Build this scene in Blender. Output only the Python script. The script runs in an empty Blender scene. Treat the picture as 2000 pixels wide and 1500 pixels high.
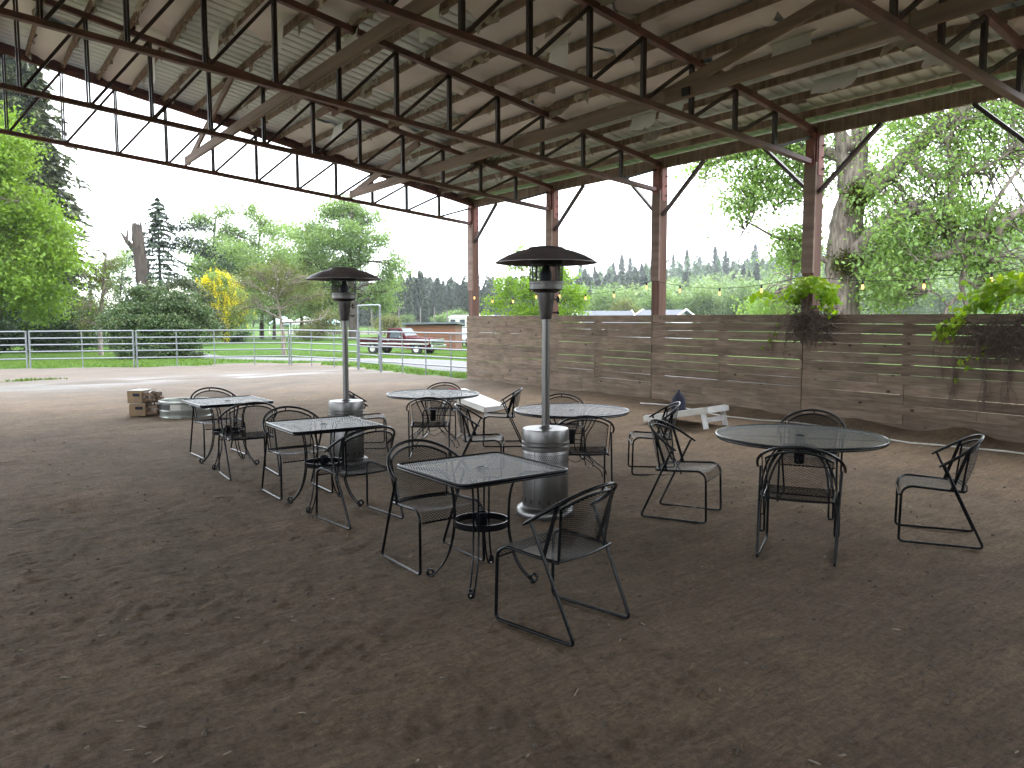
import bpy, math, random
import numpy as np
from mathutils import Vector, Matrix, Euler, Quaternion

# ------------------------------------------------------------------ camera, world, sun, exposure
S = bpy.context.scene
COL = S.collection
YAW = math.radians(35.5); PITCH = math.atan(130 / 1530.0); EYE = 1.65
cam_d = bpy.data.cameras.new('camera'); cam = bpy.data.objects.new('camera', cam_d); COL.objects.link(cam)
cam.location = (0, 0, EYE); cam.rotation_euler = (math.pi / 2 - PITCH, 0, -YAW)
cam_d.sensor_width = 36.0; cam_d.lens = 36.0 * 1530 / 2000.0
cam_d.clip_start = 0.05; cam_d.clip_end = 4000
S.camera = cam

SUN_EL, SUN_AZ = math.radians(52), math.radians(60)      # azimuth clockwise from +Y
world = bpy.data.worlds.new('World'); S.world = world; world.use_nodes = True
wn = world.node_tree; wn.nodes.clear()
w_out = wn.nodes.new('ShaderNodeOutputWorld'); w_bg = wn.nodes.new('ShaderNodeBackground')
w_sky = wn.nodes.new('ShaderNodeTexSky'); w_sky.sky_type = 'NISHITA'; w_sky.sun_disc = False
w_sky.sun_elevation = SUN_EL; w_sky.sun_rotation = SUN_AZ; w_sky.dust_density = 3.0
w_tc = wn.nodes.new('ShaderNodeTexCoord'); w_no = wn.nodes.new('ShaderNodeTexNoise')
w_no.inputs['Scale'].default_value = 2.3; w_no.inputs['Detail'].default_value = 5; w_no.inputs['Roughness'].default_value = .55
w_map = wn.nodes.new('ShaderNodeMapping'); w_map.inputs['Scale'].default_value = (1, 1, 2.6)
w_map.inputs['Location'].default_value = (0.3, 1.7, 0.2)
w_cr = wn.nodes.new('ShaderNodeValToRGB')
w_cr.color_ramp.elements[0].position = .30; w_cr.color_ramp.elements[0].color = (8.3, 9.2, 10.2, 1)
w_cr.color_ramp.elements[1].position = .62; w_cr.color_ramp.elements[1].color = (10.6, 10.9, 11.2, 1)
w_mix = wn.nodes.new('ShaderNodeMix'); w_mix.data_type = 'RGBA'; w_mix.inputs[0].default_value = .9
wn.links.new(w_tc.outputs['Generated'], w_map.inputs['Vector']); wn.links.new(w_map.outputs['Vector'], w_no.inputs['Vector'])
wn.links.new(w_no.outputs['Fac'], w_cr.inputs['Fac'])
wn.links.new(w_sky.outputs['Color'], w_mix.inputs[6]); wn.links.new(w_cr.outputs['Color'], w_mix.inputs[7])
wn.links.new(w_mix.outputs[2], w_bg.inputs['Color']); w_bg.inputs['Strength'].default_value = 0.10
wn.links.new(w_bg.outputs['Background'], w_out.inputs['Surface'])

sun_d = bpy.data.lights.new('sun', 'SUN'); sun_d.energy = 0.5; sun_d.angle = math.radians(40); sun_d.color = (1.0, .97, .92)
sun = bpy.data.objects.new('sun', sun_d); COL.objects.link(sun); sun.location = (0, 0, 60)
sd = Vector((math.sin(SUN_AZ) * math.cos(SUN_EL), math.cos(SUN_AZ) * math.cos(SUN_EL), math.sin(SUN_EL)))
sun.rotation_euler = (-sd).to_track_quat('-Z', 'Y').to_euler()

S.view_settings.view_transform = 'Standard'; S.view_settings.look = 'None'
S.view_settings.exposure = 2.68; S.view_settings.gamma = 1.0; S.view_settings.use_curve_mapping = False
S.render.engine = 'CYCLES'
S.cycles.use_denoising = True
try: S.cycles.denoiser = 'OPENIMAGEDENOISE'
except Exception: pass
S.cycles.max_bounces = 9; S.cycles.diffuse_bounces = 5; S.cycles.glossy_bounces = 3
S.cycles.transparent_max_bounces = 8; S.cycles.transmission_bounces = 4; S.cycles.volume_bounces = 0
S.cycles.sample_clamp_indirect = 8
S.cycles.caustics_reflective = False; S.cycles.caustics_refractive = False

random.seed(7)
RNG = np.random.default_rng(11)
PI = math.pi
F0 = np.array([math.sin(YAW), math.cos(YAW)]); R0 = np.array([math.cos(YAW), -math.sin(YAW)])
def at(px, D):                       # a bearing and a distance turned into a ground point
    v = F0 * D + R0 * ((px - 1000) / 1530.0 * D); return float(v[0]), float(v[1])
def hz(y, D): return EYE + (620 - y) * D / 1530.0
def sm(a, b, x):
    t = np.clip((np.asarray(x, float) - a) / (b - a), 0, 1); return t * t * (3 - 2 * t)

# ------------------------------------------------------------------ noise for terrain
def _hash(ix, iy, s):
    h = (ix * 374761393 + iy * 668265263 + s * 974634757) & 0xffffffff
    h = ((h ^ (h >> 13)) * 1274126177) & 0xffffffff
    return ((h ^ (h >> 16)) & 0xffff) / 65535.0
def vnoise(x, y, s=0):
    x = np.asarray(x, float); y = np.asarray(y, float)
    ix = np.floor(x).astype(np.int64); iy = np.floor(y).astype(np.int64)
    fx = x - ix; fy = y - iy; fx = fx * fx * (3 - 2 * fx); fy = fy * fy * (3 - 2 * fy)
    a = _hash(ix, iy, s); b = _hash(ix + 1, iy, s); c = _hash(ix, iy + 1, s); d = _hash(ix + 1, iy + 1, s)
    return (a * (1 - fx) + b * fx) * (1 - fy) + (c * (1 - fx) + d * fx) * fy - .5
def fbm(x, y, o=4, s=0):
    v = 0; a = 1.0
    for i in range(o):
        v = v + a * vnoise(x, y, s + i); x = x * 2.03 + 5.1; y = y * 2.03 + 1.7; a *= .5
    return v

# ------------------------------------------------------------------ terrain height
HPX = [300, 700, 1000, 1300, 1600, 2000, 2500]; HA = [0, 2, 7, 15, 23, 40, 46]
def ground(X, Y):
    X = np.asarray(X, float); Y = np.asarray(Y, float)
    g = -.13 * sm(3.8, 7.8, Y) * sm(2.8, 5, X) * (1 - sm(7.5, 9.8, X)) * (1 - sm(11, 15, Y))
    r = np.hypot(X, Y); D = X * F0[0] + Y * F0[1]; L = X * R0[0] + Y * R0[1]
    px = np.where(D > 5, 1000 + 1530 * L / np.maximum(D, 5), np.where(L > 0, 3000, -1000))
    g = g - .8 * sm(27, 55, r) - .4 * sm(55, 160, r)
    g = g + np.interp(px, HPX, HA) * sm(230, 540, r)
    g = g + .5 * sm(60, 120, r) * fbm(X / 40., Y / 40., 3, 5)
    return g
def gz(x, y): return float(ground(x, y))

# ------------------------------------------------------------------ material helpers
def new_mat(name):
    m = bpy.data.materials.new(name); m.use_nodes = True; nt = m.node_tree
    for n in list(nt.nodes):
        if n.type != 'OUTPUT_MATERIAL': nt.nodes.remove(n)
    out = [n for n in nt.nodes if n.type == 'OUTPUT_MATERIAL'][0]
    return m, nt, out
def N(nt, t, **kw):
    n = nt.nodes.new(t)
    for k, v in kw.items():
        if k in n.inputs.keys(): n.inputs[k].default_value = v
        else: setattr(n, k, v)
    return n
def ramp(nt, fac, stops):
    r = nt.nodes.new('ShaderNodeValToRGB'); e = r.color_ramp.elements
    while len(e) > 1: e.remove(e[-1])
    e[0].position = stops[0][0]; e[0].color = (*stops[0][1], 1)
    for p, c in stops[1:]:
        x = e.new(p); x.color = (*c, 1)
    nt.links.new(fac, r.inputs['Fac']); return r.outputs['Color']
def noise(nt, vec, scale, detail=4, rough=.55, dist=0):
    n = N(nt, 'ShaderNodeTexNoise'); n.inputs['Scale'].default_value = scale; n.inputs['Detail'].default_value = detail
    n.inputs['Roughness'].default_value = rough; n.inputs['Distortion'].default_value = dist
    if vec is not None: nt.links.new(vec, n.inputs['Vector'])
    return n.outputs['Fac']
def coords(nt, kind='Object', scale=(1, 1, 1)):
    tc = N(nt, 'ShaderNodeTexCoord'); mp = N(nt, 'ShaderNodeMapping'); mp.inputs['Scale'].default_value = scale
    nt.links.new(tc.outputs[kind], mp.inputs['Vector']); return mp.outputs['Vector']
def mixc(nt, f, a, b, mode='MIX'):
    m = N(nt, 'ShaderNodeMix', data_type='RGBA', blend_type=mode)
    for s, v in ((0, f), (6, a), (7, b)):
        if hasattr(v, 'is_linked') or hasattr(v, 'links'): nt.links.new(v, m.inputs[s])
        elif isinstance(v, (int, float)): m.inputs[s].default_value = v
        else: m.inputs[s].default_value = (*v, 1)
    return m.outputs[2]
def mth(nt, op, a, b=0.0, clamp=False):
    m = N(nt, 'ShaderNodeMath', operation=op, use_clamp=clamp)
    for i, v in ((0, a), (1, b)):
        if isinstance(v, (int, float)): m.inputs[i].default_value = v
        else: nt.links.new(v, m.inputs[i])
    return m.outputs[0]
def principled(nt, out, col=None, rough=.6, metal=0.0, spec=.5, bump=None, bstr=.3, bdist=.01, **kw):
    p = N(nt, 'ShaderNodeBsdfPrincipled')
    if col is not None:
        if isinstance(col, tuple): p.inputs['Base Color'].default_value = (*col, 1)
        else: nt.links.new(col, p.inputs['Base Color'])
    if isinstance(rough, (int, float)): p.inputs['Roughness'].default_value = rough
    else: nt.links.new(rough, p.inputs['Roughness'])
    p.inputs['Metallic'].default_value = metal; p.inputs['Specular IOR Level'].default_value = spec
    for k, v in kw.items(): p.inputs[k.replace('_', ' ')].default_value = v
    if bump is not None:
        b = N(nt, 'ShaderNodeBump'); b.inputs['Strength'].default_value = bstr; b.inputs['Distance'].default_value = bdist
        nt.links.new(bump, b.inputs['Height']); nt.links.new(b.outputs['Normal'], p.inputs['Normal'])
    nt.links.new(p.outputs['BSDF'], out.inputs['Surface']); return p
def simple(name, c1, c2=None, scale=8, rough=.6, metal=0.0, spec=.5, bstr=0.15, sc3=(1, 1, 1), kind='Object', rnd=0.0, bdist=.01, detail=5):
    m, nt, out = new_mat(name); v = coords(nt, kind, sc3); f = noise(nt, v, scale, detail)
    c2 = c2 or tuple(x * .7 for x in c1)
    col = ramp(nt, f, [(.33, c2), (.67, c1)])
    if rnd:
        oi = N(nt, 'ShaderNodeObjectInfo'); k = mth(nt, 'MULTIPLY_ADD', oi.outputs['Random'], rnd * 2)
        nt.nodes[-1].inputs[2].default_value = 1 - rnd
        hs = N(nt, 'ShaderNodeHueSaturation'); nt.links.new(k, hs.inputs['Value']); nt.links.new(col, hs.inputs['Color']); col = hs.outputs['Color']
    principled(nt, out, col, rough, metal, spec, f, bstr, bdist); return m

def leaf_mat(name, dark, mid, light, trans=.35, rnd=.0, rough=.6):
    m, nt, out = new_mat(name)
    at_ = N(nt, 'ShaderNodeAttribute'); at_.attribute_name = 'tint'
    col = ramp(nt, at_.outputs['Fac'], [(0, dark), (.5, mid), (1, light)])
    if rnd:
        oi = N(nt, 'ShaderNodeObjectInfo'); mr = N(nt, 'ShaderNodeMapRange'); nt.links.new(oi.outputs['Random'], mr.inputs[0])
        mr.inputs[3].default_value = 1 - rnd; mr.inputs[4].default_value = 1 + rnd
        hs = N(nt, 'ShaderNodeHueSaturation'); nt.links.new(mr.outputs[0], hs.inputs['Value']); nt.links.new(col, hs.inputs['Color']); col = hs.outputs['Color']
    p = N(nt, 'ShaderNodeBsdfPrincipled'); p.inputs['Roughness'].default_value = rough; p.inputs['Specular IOR Level'].default_value = .3
    t = N(nt, 'ShaderNodeBsdfTranslucent'); mx = N(nt, 'ShaderNodeMixShader'); mx.inputs[0].default_value = trans
    nt.links.new(col, p.inputs['Base Color']); tc = mixc(nt, 1.0, col, (1.15, 1.2, .6), 'MULTIPLY'); nt.links.new(tc, t.inputs['Color'])
    nt.links.new(p.outputs[0], mx.inputs[1]); nt.links.new(t.outputs[0], mx.inputs[2]); nt.links.new(mx.outputs[0], out.inputs['Surface'])
    return m

M = {}
# ------------------------------------------------------------------ geometry helpers
class MB:
    def __init__(s): s.v = []; s.f = []
    def add(s, vs, fs):
        o = len(s.v); s.v.extend([tuple(p) for p in vs]); s.f.extend([tuple(i + o for i in f) for f in fs]); return s
    def box(s, c, d, rz=0.0, M4=None):
        x, y, z = d[0] / 2, d[1] / 2, d[2] / 2
        vs = [Vector(p) for p in ((-x, -y, -z), (x, -y, -z), (x, y, -z), (-x, y, -z), (-x, -y, z), (x, -y, z), (x, y, z), (-x, y, z))]
        R = M4 if M4 is not None else Matrix.Rotation(rz, 3, 'Z')
        vs = [R @ p + Vector(c) for p in vs]
        return s.add(vs, [(0, 3, 2, 1), (4, 5, 6, 7), (0, 1, 5, 4), (1, 2, 6, 5), (2, 3, 7, 6), (3, 0, 4, 7)])
    def bar(s, a, b, w, h, up=(0, 0, 1)):
        a, b = Vector(a), Vector(b); d = (b - a).normalized(); u = Vector(up)
        sd_ = d.cross(u)
        if sd_.length < 1e-4: sd_ = d.cross(Vector((1, 0, 0)))
        sd_.normalize(); u = sd_.cross(d).normalized()
        q = [sd_ * (i * w / 2) + u * (j * h / 2) for i, j in ((-1, -1), (1, -1), (1, 1), (-1, 1))]
        return s.add([a + k for k in q] + [b + k for k in q], [(0, 1, 2, 3), (7, 6, 5, 4), (0, 4, 5, 1), (1, 5, 6, 2), (2, 6, 7, 3), (3, 7, 4, 0)])
    def tube(s, pts, r, n=8, closed=False, cap=True):
        P = [Vector(p) for p in pts]; m = len(P)
        rr = list(r) if hasattr(r, '__len__') else [r] * m
        T = []
        for i in range(m):
            if closed: t = P[(i + 1) % m] - P[i - 1]
            else: t = P[min(i + 1, m - 1)] - P[max(i - 1, 0)]
            T.append(t.normalized() if t.length > 1e-9 else Vector((0, 0, 1)))
        u = T[0].orthogonal().normalized(); vs = []
        for i in range(m):
            u = (u - T[i] * u.dot(T[i]))
            u = u.normalized() if u.length > 1e-6 else T[i].orthogonal().normalized()
            w = T[i].cross(u)
            for k in range(n):
                a = 2 * PI * k / n; vs.append(P[i] + (u * math.cos(a) + w * math.sin(a)) * rr[i])
        fs = []
        L = m if closed else m - 1
        for i in range(L):
            j = (i + 1) % m
            for k in range(n):
                k2 = (k + 1) % n; fs.append((i * n + k, i * n + k2, j * n + k2, j * n + k))
        if cap and not closed:
            fs.append(tuple(range(n - 1, -1, -1))); fs.append(tuple((m - 1) * n + k for k in range(n)))
        return s.add(vs, fs)
    def lathe(s, prof, n=32, c=(0, 0, 0), cap=False):
        vs = []; m = len(prof)
        for r, z in prof:
            for k in range(n):
                a = 2 * PI * k / n; vs.append((c[0] + r * math.cos(a), c[1] + r * math.sin(a), c[2] + z))
        fs = [(i * n + k, i * n + (k + 1) % n, (i + 1) * n + (k + 1) % n, (i + 1) * n + k) for i in range(m - 1) for k in range(n)]
        if cap: fs += [tuple(range(n - 1, -1, -1)), tuple((m - 1) * n + k for k in range(n))]
        return s.add(vs, fs)
    def prism(s, poly, y0, y1, axis='y'):           # polygon of (a, z) pushed along an axis
        n = len(poly)
        if axis == 'y': vs = [(a, y0, z) for a, z in poly] + [(a, y1, z) for a, z in poly]
        elif axis == 'x': vs = [(y0, a, z) for a, z in poly] + [(y1, a, z) for a, z in poly]
        else: vs = [(a, z, y0) for a, z in poly] + [(a, z, y1) for a, z in poly]
        return s.add(vs, [tuple(range(n)), tuple(range(2 * n - 1, n - 1, -1))] + [(i, n + i, n + (i + 1) % n, (i + 1) % n) for i in range(n)])
    def build(s, name, mat, parent=None, smooth=None, bevel=0.0, loc=None, fixn=True):
        me = bpy.data.meshes.new(name); me.from_pydata([tuple(p) for p in s.v], [], s.f); me.update()
        return link(name, me, mat, parent, smooth, bevel, loc)
def link(name, me, mat, parent=None, smooth=None, bevel=0.0, loc=None):
    if mat is not None and not me.materials: me.materials.append(mat)
    o = bpy.data.objects.new(name, me); COL.objects.link(o)
    if parent is not None: o.parent = parent
    if loc is not None: o.location = loc
    if smooth is not None:
        me.shade_smooth()
        if smooth < 180:
            try: me.set_sharp_from_angle(angle=math.radians(smooth))
            except Exception: pass
    if bevel > 0:
        b = o.modifiers.new('bevel', 'BEVEL'); b.width = bevel; b.segments = 2; b.limit_method = 'ANGLE'; b.angle_limit = math.radians(40)
    return o
def npmesh(name, V, F, tint=None, mat=None, parent=None, loc=None, smooth=False):
    V = np.asarray(V, np.float32).reshape(-1, 3); F = np.asarray(F, np.int32); k = F.shape[1]
    me = bpy.data.meshes.new(name); me.vertices.add(len(V)); me.vertices.foreach_set('co', V.ravel())
    me.loops.add(F.size); me.loops.foreach_set('vertex_index', F.ravel())
    me.polygons.add(len(F)); me.polygons.foreach_set('loop_start', np.arange(0, F.size, k, dtype=np.int32))
    try: me.polygons.foreach_set('loop_total', np.full(len(F), k, np.int32))
    except Exception: pass
    if tint is not None:
        a = me.attributes.new('tint', 'FLOAT', 'POINT'); a.data.foreach_set('value', np.asarray(tint, np.float32).ravel())
    me.update(calc_edges=True)
    if smooth: me.shade_smooth()
    return link(name, me, mat, parent, loc=loc)
def tag(o, label=None, cat=None, group=None, kind=None):
    if label: o['label'] = label
    if cat: o['category'] = cat
    if group: o['group'] = group
    if kind: o['kind'] = kind
    return o
def empty(name, loc=(0, 0, 0), rz=0.0, label=None, cat=None, group=None):
    o = bpy.data.objects.new(name, None); COL.objects.link(o); o.location = loc; o.rotation_euler = (0, 0, rz)
    o.empty_display_size = .1; return tag(o, label, cat, group)
def kids(o): return [c for c in bpy.data.objects if c.parent == o]
def copy_tree(o, parent=None, loc=None, rz=None, label=None):
    def rec(src, par):
        c = src.copy(); COL.objects.link(c); c.parent = par
        for ch in KIDS.get(src.name, ()): rec(bpy.data.objects[ch], c)
        return c
    KIDS = {}
    for x in bpy.data.objects:
        if x.parent is not None: KIDS.setdefault(x.parent.name, []).append(x.name)
    c = rec(o, parent)
    if loc is not None: c.location = loc
    if rz is not None: c.rotation_euler = (0, 0, rz)
    if label: c['label'] = label
    return c
def bez(pts, n=8):            # Catmull-Rom through points
    P = [np.array(p, float) for p in pts]; P = [2 * P[0] - P[1]] + P + [2 * P[-1] - P[-2]]; out = []
    for i in range(1, len(P) - 2):
        for k in range(n):
            t = k / n
            out.append(tuple(.5 * ((2 * P[i]) + (-P[i - 1] + P[i + 1]) * t + (2 * P[i - 1] - 5 * P[i] + 4 * P[i + 1] - P[i + 2]) * t * t + (-P[i - 1] + 3 * P[i] - 3 * P[i + 1] + P[i + 2]) * t ** 3)))
    out.append(tuple(P[-2])); return out
def round_path(pts, r, n=5):  # straight segments with rounded corners
    P = [Vector(p) for p in pts]; out = [P[0]]
    for i in range(1, len(P) - 1):
        a = (P[i - 1] - P[i]); b = (P[i + 1] - P[i]); rr = min(r, a.length * .49, b.length * .49)
        p0 = P[i] + a.normalized() * rr; p1 = P[i] + b.normalized() * rr
        for k in range(n + 1):
            t = k / n; out.append(p0 * (1 - t) ** 2 + P[i] * 2 * t * (1 - t) + p1 * t * t)
    out.append(P[-1]); return out
def diamond(S_, Lu, Lv, mask=None, hu=.0065, hv=.015, w=.0032, t=.0022):
    """Expanded metal: S_(a, b) gives point arrays; strands run between lattice nodes."""
    nu = max(4, int(round(Lu / hu))); nv = max(4, int(round(Lv / hv)))
    i, j = np.meshgrid(np.arange(nu + 1), np.arange(nv + 1), indexing='ij'); ok = ((i + j) % 2 == 0)
    i = i[ok]; j = j[ok]; A = []; B = []
    for dj in (-1, 1):
        m = (i < nu) & (j + dj >= 0) & (j + dj <= nv)
        A.append(np.stack([i[m] / nu, j[m] / nv], 1)); B.append(np.stack([(i[m] + 1) / nu, (j[m] + dj) / nv], 1))
    A = np.concatenate(A); B = np.concatenate(B)
    if mask is not None:
        k = mask((A[:, 0] + B[:, 0]) / 2, (A[:, 1] + B[:, 1]) / 2); A = A[k]; B = B[k]
    a = S_(A[:, 0], A[:, 1]); b = S_(B[:, 0], B[:, 1])
    e = 1e-3; mid = (A + B) / 2
    du = S_(mid[:, 0] + e, mid[:, 1]) - S_(mid[:, 0] - e, mid[:, 1]); dv = S_(mid[:, 0], mid[:, 1] + e) - S_(mid[:, 0], mid[:, 1] - e)
    nrm = np.cross(du, dv); nrm /= np.linalg.norm(nrm, axis=1)[:, None] + 1e-12
    d = b - a; d /= np.linalg.norm(d, axis=1)[:, None] + 1e-12; sd_ = np.cross(d, nrm)
    V = np.stack([a + sd_ * w / 2, a - sd_ * w / 2, a + nrm * t, b + sd_ * w / 2, b - sd_ * w / 2, b + nrm * t], 1)
    n = len(a); o = (np.arange(n) * 6)[:, None]
    F = np.concatenate([o + np.array([[0, 1, 4, 3]]), o + np.array([[1, 2, 5, 4]]), o + np.array([[2, 0, 3, 5]])])
    return V.reshape(-1, 3), F
HAZE = 0.00022
# ------------------------------------------------------------------ materials
def dirt_mat():
    m, nt, out = new_mat('packed dirt')
    v = coords(nt, 'Object'); big = noise(nt, v, .35, 5, .6); med = noise(nt, v, 2.4, 6, .65, .6); fine = noise(nt, v, 38, 7, .75); grit = noise(nt, v, 170, 3, .6)
    c = ramp(nt, med, [(.26, (.168, .125, .084)), (.5, (.212, .160, .110)), (.74, (.250, .192, .134))])
    c2 = ramp(nt, big, [(.35, (.80, .76, .74)), (.62, (1.12, 1.06, 1.0))])
    c = mixc(nt, 1.0, c, c2, 'MULTIPLY')
    g2 = ramp(nt, grit, [(.35, (.70, .70, .70)), (.6, (1.1, 1.1, 1.08))]); c = mixc(nt, .8, c, g2, 'MULTIPLY')
    g3 = ramp(nt, fine, [(.34, (.58, .56, .54)), (.5, (1, 1, 1)), (.66, (1.22, 1.21, 1.19))]); c = mixc(nt, .95, c, g3, 'MULTIPLY')  # shade of the hollows painted as dark speckle, with moist dirt variation
    va = coords(nt, 'Object', (.22, 1.5, 1)); st1 = noise(nt, va, 17, 8, .8, 1.0); vb = coords(nt, 'Object', (1.1, .3, 1)); st2 = noise(nt, vb, 26, 6, .75, .9)
    g4 = ramp(nt, st1, [(.34, (.55, .53, .51)), (.5, (1, 1, 1)), (.66, (1.28, 1.26, 1.24))]); c = mixc(nt, .9, c, g4, 'MULTIPLY')  # streaky colour contrast stands in for weak relief shading
    g5 = ramp(nt, st2, [(.36, (.78, .77, .76)), (.5, (1, 1, 1)), (.66, (1.12, 1.11, 1.1))]); c = mixc(nt, .7, c, g5, 'MULTIPLY')
    vc = coords(nt, 'Object', (.16, .75, 1)); st3 = noise(nt, vc, 2.6, 6, .72, 1.5)
    g6 = ramp(nt, st3, [(.34, (.70, .68, .66)), (.5, (1, 1, 1)), (.68, (1.30, 1.29, 1.28))]); c = mixc(nt, .40, c, g6, 'MULTIPLY')
    # compacted silt in turned tyre tracks, outer yard darkened in colour against bright open light, and a smooth wet strip
    at_ = N(nt, 'ShaderNodeAttribute'); at_.attribute_name = 'tint'
    c = mixc(nt, at_.outputs['Fac'], c, ramp(nt, mth(nt, 'ADD', mth(nt, 'MULTIPLY', st3, .7), mth(nt, 'MULTIPLY', st1, .3)), [(.34, (.076, .060, .048)), (.66, (.138, .115, .096))]))
    wet = N(nt, 'ShaderNodeAttribute'); wet.attribute_name = 'wet'
    rough = mth(nt, 'SUBTRACT', .93, mth(nt, 'MULTIPLY', wet.outputs['Fac'], .55), True)
    c = mixc(nt, wet.outputs['Fac'], c, mixc(nt, 1.0, c, (.8, .82, .86), 'MULTIPLY'))
    h = mth(nt, 'ADD', mth(nt, 'MULTIPLY', fine, .6), mth(nt, 'MULTIPLY', grit, .35))
    h = mth(nt, 'ADD', h, mth(nt, 'MULTIPLY', med, 1.2)); h = mth(nt, 'ADD', h, mth(nt, 'MULTIPLY', st1, 1.0))
    principled(nt, out, c, rough, 0, .35, h, 1.0, .03); return m
M['dirt'] = dirt_mat()
def grass_mat():
    m, nt, out = new_mat('mown grass'); v = coords(nt, 'Object'); a = noise(nt, v, .09, 4); b = noise(nt, v, 1.6, 5, .65); c_ = noise(nt, v, 22, 4, .7)
    c = ramp(nt, b, [(.3, (.027, .064, .008)), (.55, (.046, .100, .011)), (.75, (.078, .138, .018))])
    c = mixc(nt, 1.0, c, ramp(nt, a, [(.38, (.85, .9, .9)), (.6, (1.15, 1.05, 1.0))]), 'MULTIPLY')
    principled(nt, out, c, .9, 0, .08, mth(nt, 'ADD', b, c_), .8, .06); return m
M['grass'] = grass_mat()
M['field'] = simple('dry tall grass', (0.0775, 0.0655, 0.0363), (0.0411, 0.0436, 0.0169), 1.2, .9)
M['road'] = simple('worn asphalt', (0.0808, 0.0808, 0.0848), (0.0598, 0.0598, 0.0634), 3, .85, bstr=.3)
M['steel'] = simple('red oxide primed steel', (0.178, 0.0806, 0.0775), (0.093, 0.0527, 0.0589), 5, .55, .0, .5, .12, rnd=.12)
M['web'] = simple('dark primed steel', (0.06, 0.0384, 0.0432), (0.036, 0.0252, 0.0324), 7, .55, .0, .5, .12, rnd=.2)
M['plate'] = simple('bright red oxide plate', (.26, .085, .065), (.16, .055, .045), 6, .6, rnd=.1)
M['bolt'] = simple('dark bolt', (.03, .028, .03), (.02, .018, .02), 30, .5, .6)
M['post'] = simple('weathered post timber', (0.156, 0.0828, 0.0612), (0.0936, 0.0504, 0.0396), 9, .85, sc3=(1, 1, .07), bstr=.4)
M['beam'] = simple('weathered beam timber', (0.273, 0.194, 0.157), (0.168, 0.118, 0.0972), 9, .85, sc3=(1, .06, 1), bstr=.4, rnd=.12)
def board_mat():
    m, nt, out = new_mat('rough sawn fence board'); oi = N(nt, 'ShaderNodeObjectInfo')
    tc = N(nt, 'ShaderNodeTexCoord'); off = N(nt, 'ShaderNodeVectorMath', operation='MULTIPLY_ADD')
    cmb = N(nt, 'ShaderNodeCombineXYZ'); 
    for i in range(3): nt.links.new(mth(nt, 'MULTIPLY', oi.outputs['Random'], 37.0 + i * 11), cmb.inputs[i])
    va = N(nt, 'ShaderNodeVectorMath', operation='ADD'); nt.links.new(tc.outputs['Object'], va.inputs[0]); nt.links.new(cmb.outputs[0], va.inputs[1])
    mp = N(nt, 'ShaderNodeMapping'); mp.inputs['Scale'].default_value = (1, .09, 1); nt.links.new(va.outputs[0], mp.inputs['Vector'])
    g = noise(nt, mp.outputs[0], 26, 5, .6, .8)
    c = ramp(nt, g, [(.3, (.122, .089, .067)), (.5, (.175, .136, .104)), (.7, (.235, .188, .148))])
    vm = N(nt, 'ShaderNodeMapping'); vm.inputs['Scale'].default_value = (1, .8, 1.3); nt.links.new(va.outputs[0], vm.inputs['Vector'])
    vo = N(nt, 'ShaderNodeTexVoronoi'); vo.inputs['Scale'].default_value = 3.4; nt.links.new(vm.outputs[0], vo.inputs['Vector'])
    kn = ramp(nt, vo.outputs['Distance'], [(.06, (1, 1, 1)), (.11, (0, 0, 0))]); c = mixc(nt, kn, c, (.045, .030, .024))
    st = noise(nt, va.outputs[0], 2.2, 4); c = mixc(nt, 1.0, c, ramp(nt, st, [(.32, (.74, .76, .72)), (.6, (1.08, 1.03, 1))]), 'MULTIPLY')
    mr = N(nt, 'ShaderNodeMapRange'); nt.links.new(oi.outputs['Random'], mr.inputs[0]); mr.inputs[3].default_value = .80; mr.inputs[4].default_value = 1.16
    hs = N(nt, 'ShaderNodeHueSaturation'); nt.links.new(mr.outputs[0], hs.inputs['Value']); nt.links.new(c, hs.inputs['Color'])
    principled(nt, out, hs.outputs['Color'], .9, 0, .25, g, .45, .006); return m
M['board'] = board_mat()
def purlin_mat():      # timber purlin wrapped in perished facing: pale rags across dark wood
    m, nt, out = new_mat('purlin with perished facing'); v = coords(nt, 'Object', (1, 1, 1)); vs = coords(nt, 'Object', (.3, 9, .3))
    w = noise(nt, v, 6, 5); r = noise(nt, vs, 1.5, 6, .75, .3); big = noise(nt, v, .9, 3)
    c = ramp(nt, w, [(.3, (.15, .108, .092)), (.7, (.29, .215, .18))])
    k = ramp(nt, mth(nt, 'ADD', r, mth(nt, 'MULTIPLY', big, .25)), [(.62, (0, 0, 0)), (.78, (1, 1, 1))])
    c = mixc(nt, mth(nt, 'MULTIPLY', k, .62), c, (.42, .36, .30)); principled(nt, out, c, .9, 0, .2, r, .5, .01); return m
M['purlin'] = purlin_mat()
def vinyl_mat():
    m, nt, out = new_mat('stained white vinyl facing'); v = coords(nt, 'Object', (1, 1, 1)); a = noise(nt, v, .8, 5); b = noise(nt, v, 9, 5, .7); f = noise(nt, v, 40, 3)
    c = ramp(nt, a, [(.3, (.68, .69, .70)), (.6, (.82, .83, .85))])
    sp = ramp(nt, b, [(.66, (1, 1, 1)), (.76, (.66, .62, .58))]); c = mixc(nt, 1.0, c, sp, 'MULTIPLY')
    principled(nt, out, c, .55, 0, .4, mth(nt, 'ADD', b, a), .35, .03); return m
M['vinyl'] = vinyl_mat()
M['sheet'] = simple('galvalume roof sheet', (.66, .71, .71), (.56, .61, .61), 3, .5, .0, .5, .06)
M['rag'] = simple('torn pale facing', (.56, .53, .48), (.34, .31, .28), 9, .8, bstr=.3, rnd=.25)
M['trim'] = simple('dark green eave trim', (.03, .06, .05), (.02, .04, .035), 5, .5)
M['galv'] = simple('galvanised tube', (0.222, 0.239, 0.255), (0.163, 0.177, 0.19), 20, .42, .55, .5, .05)
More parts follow.
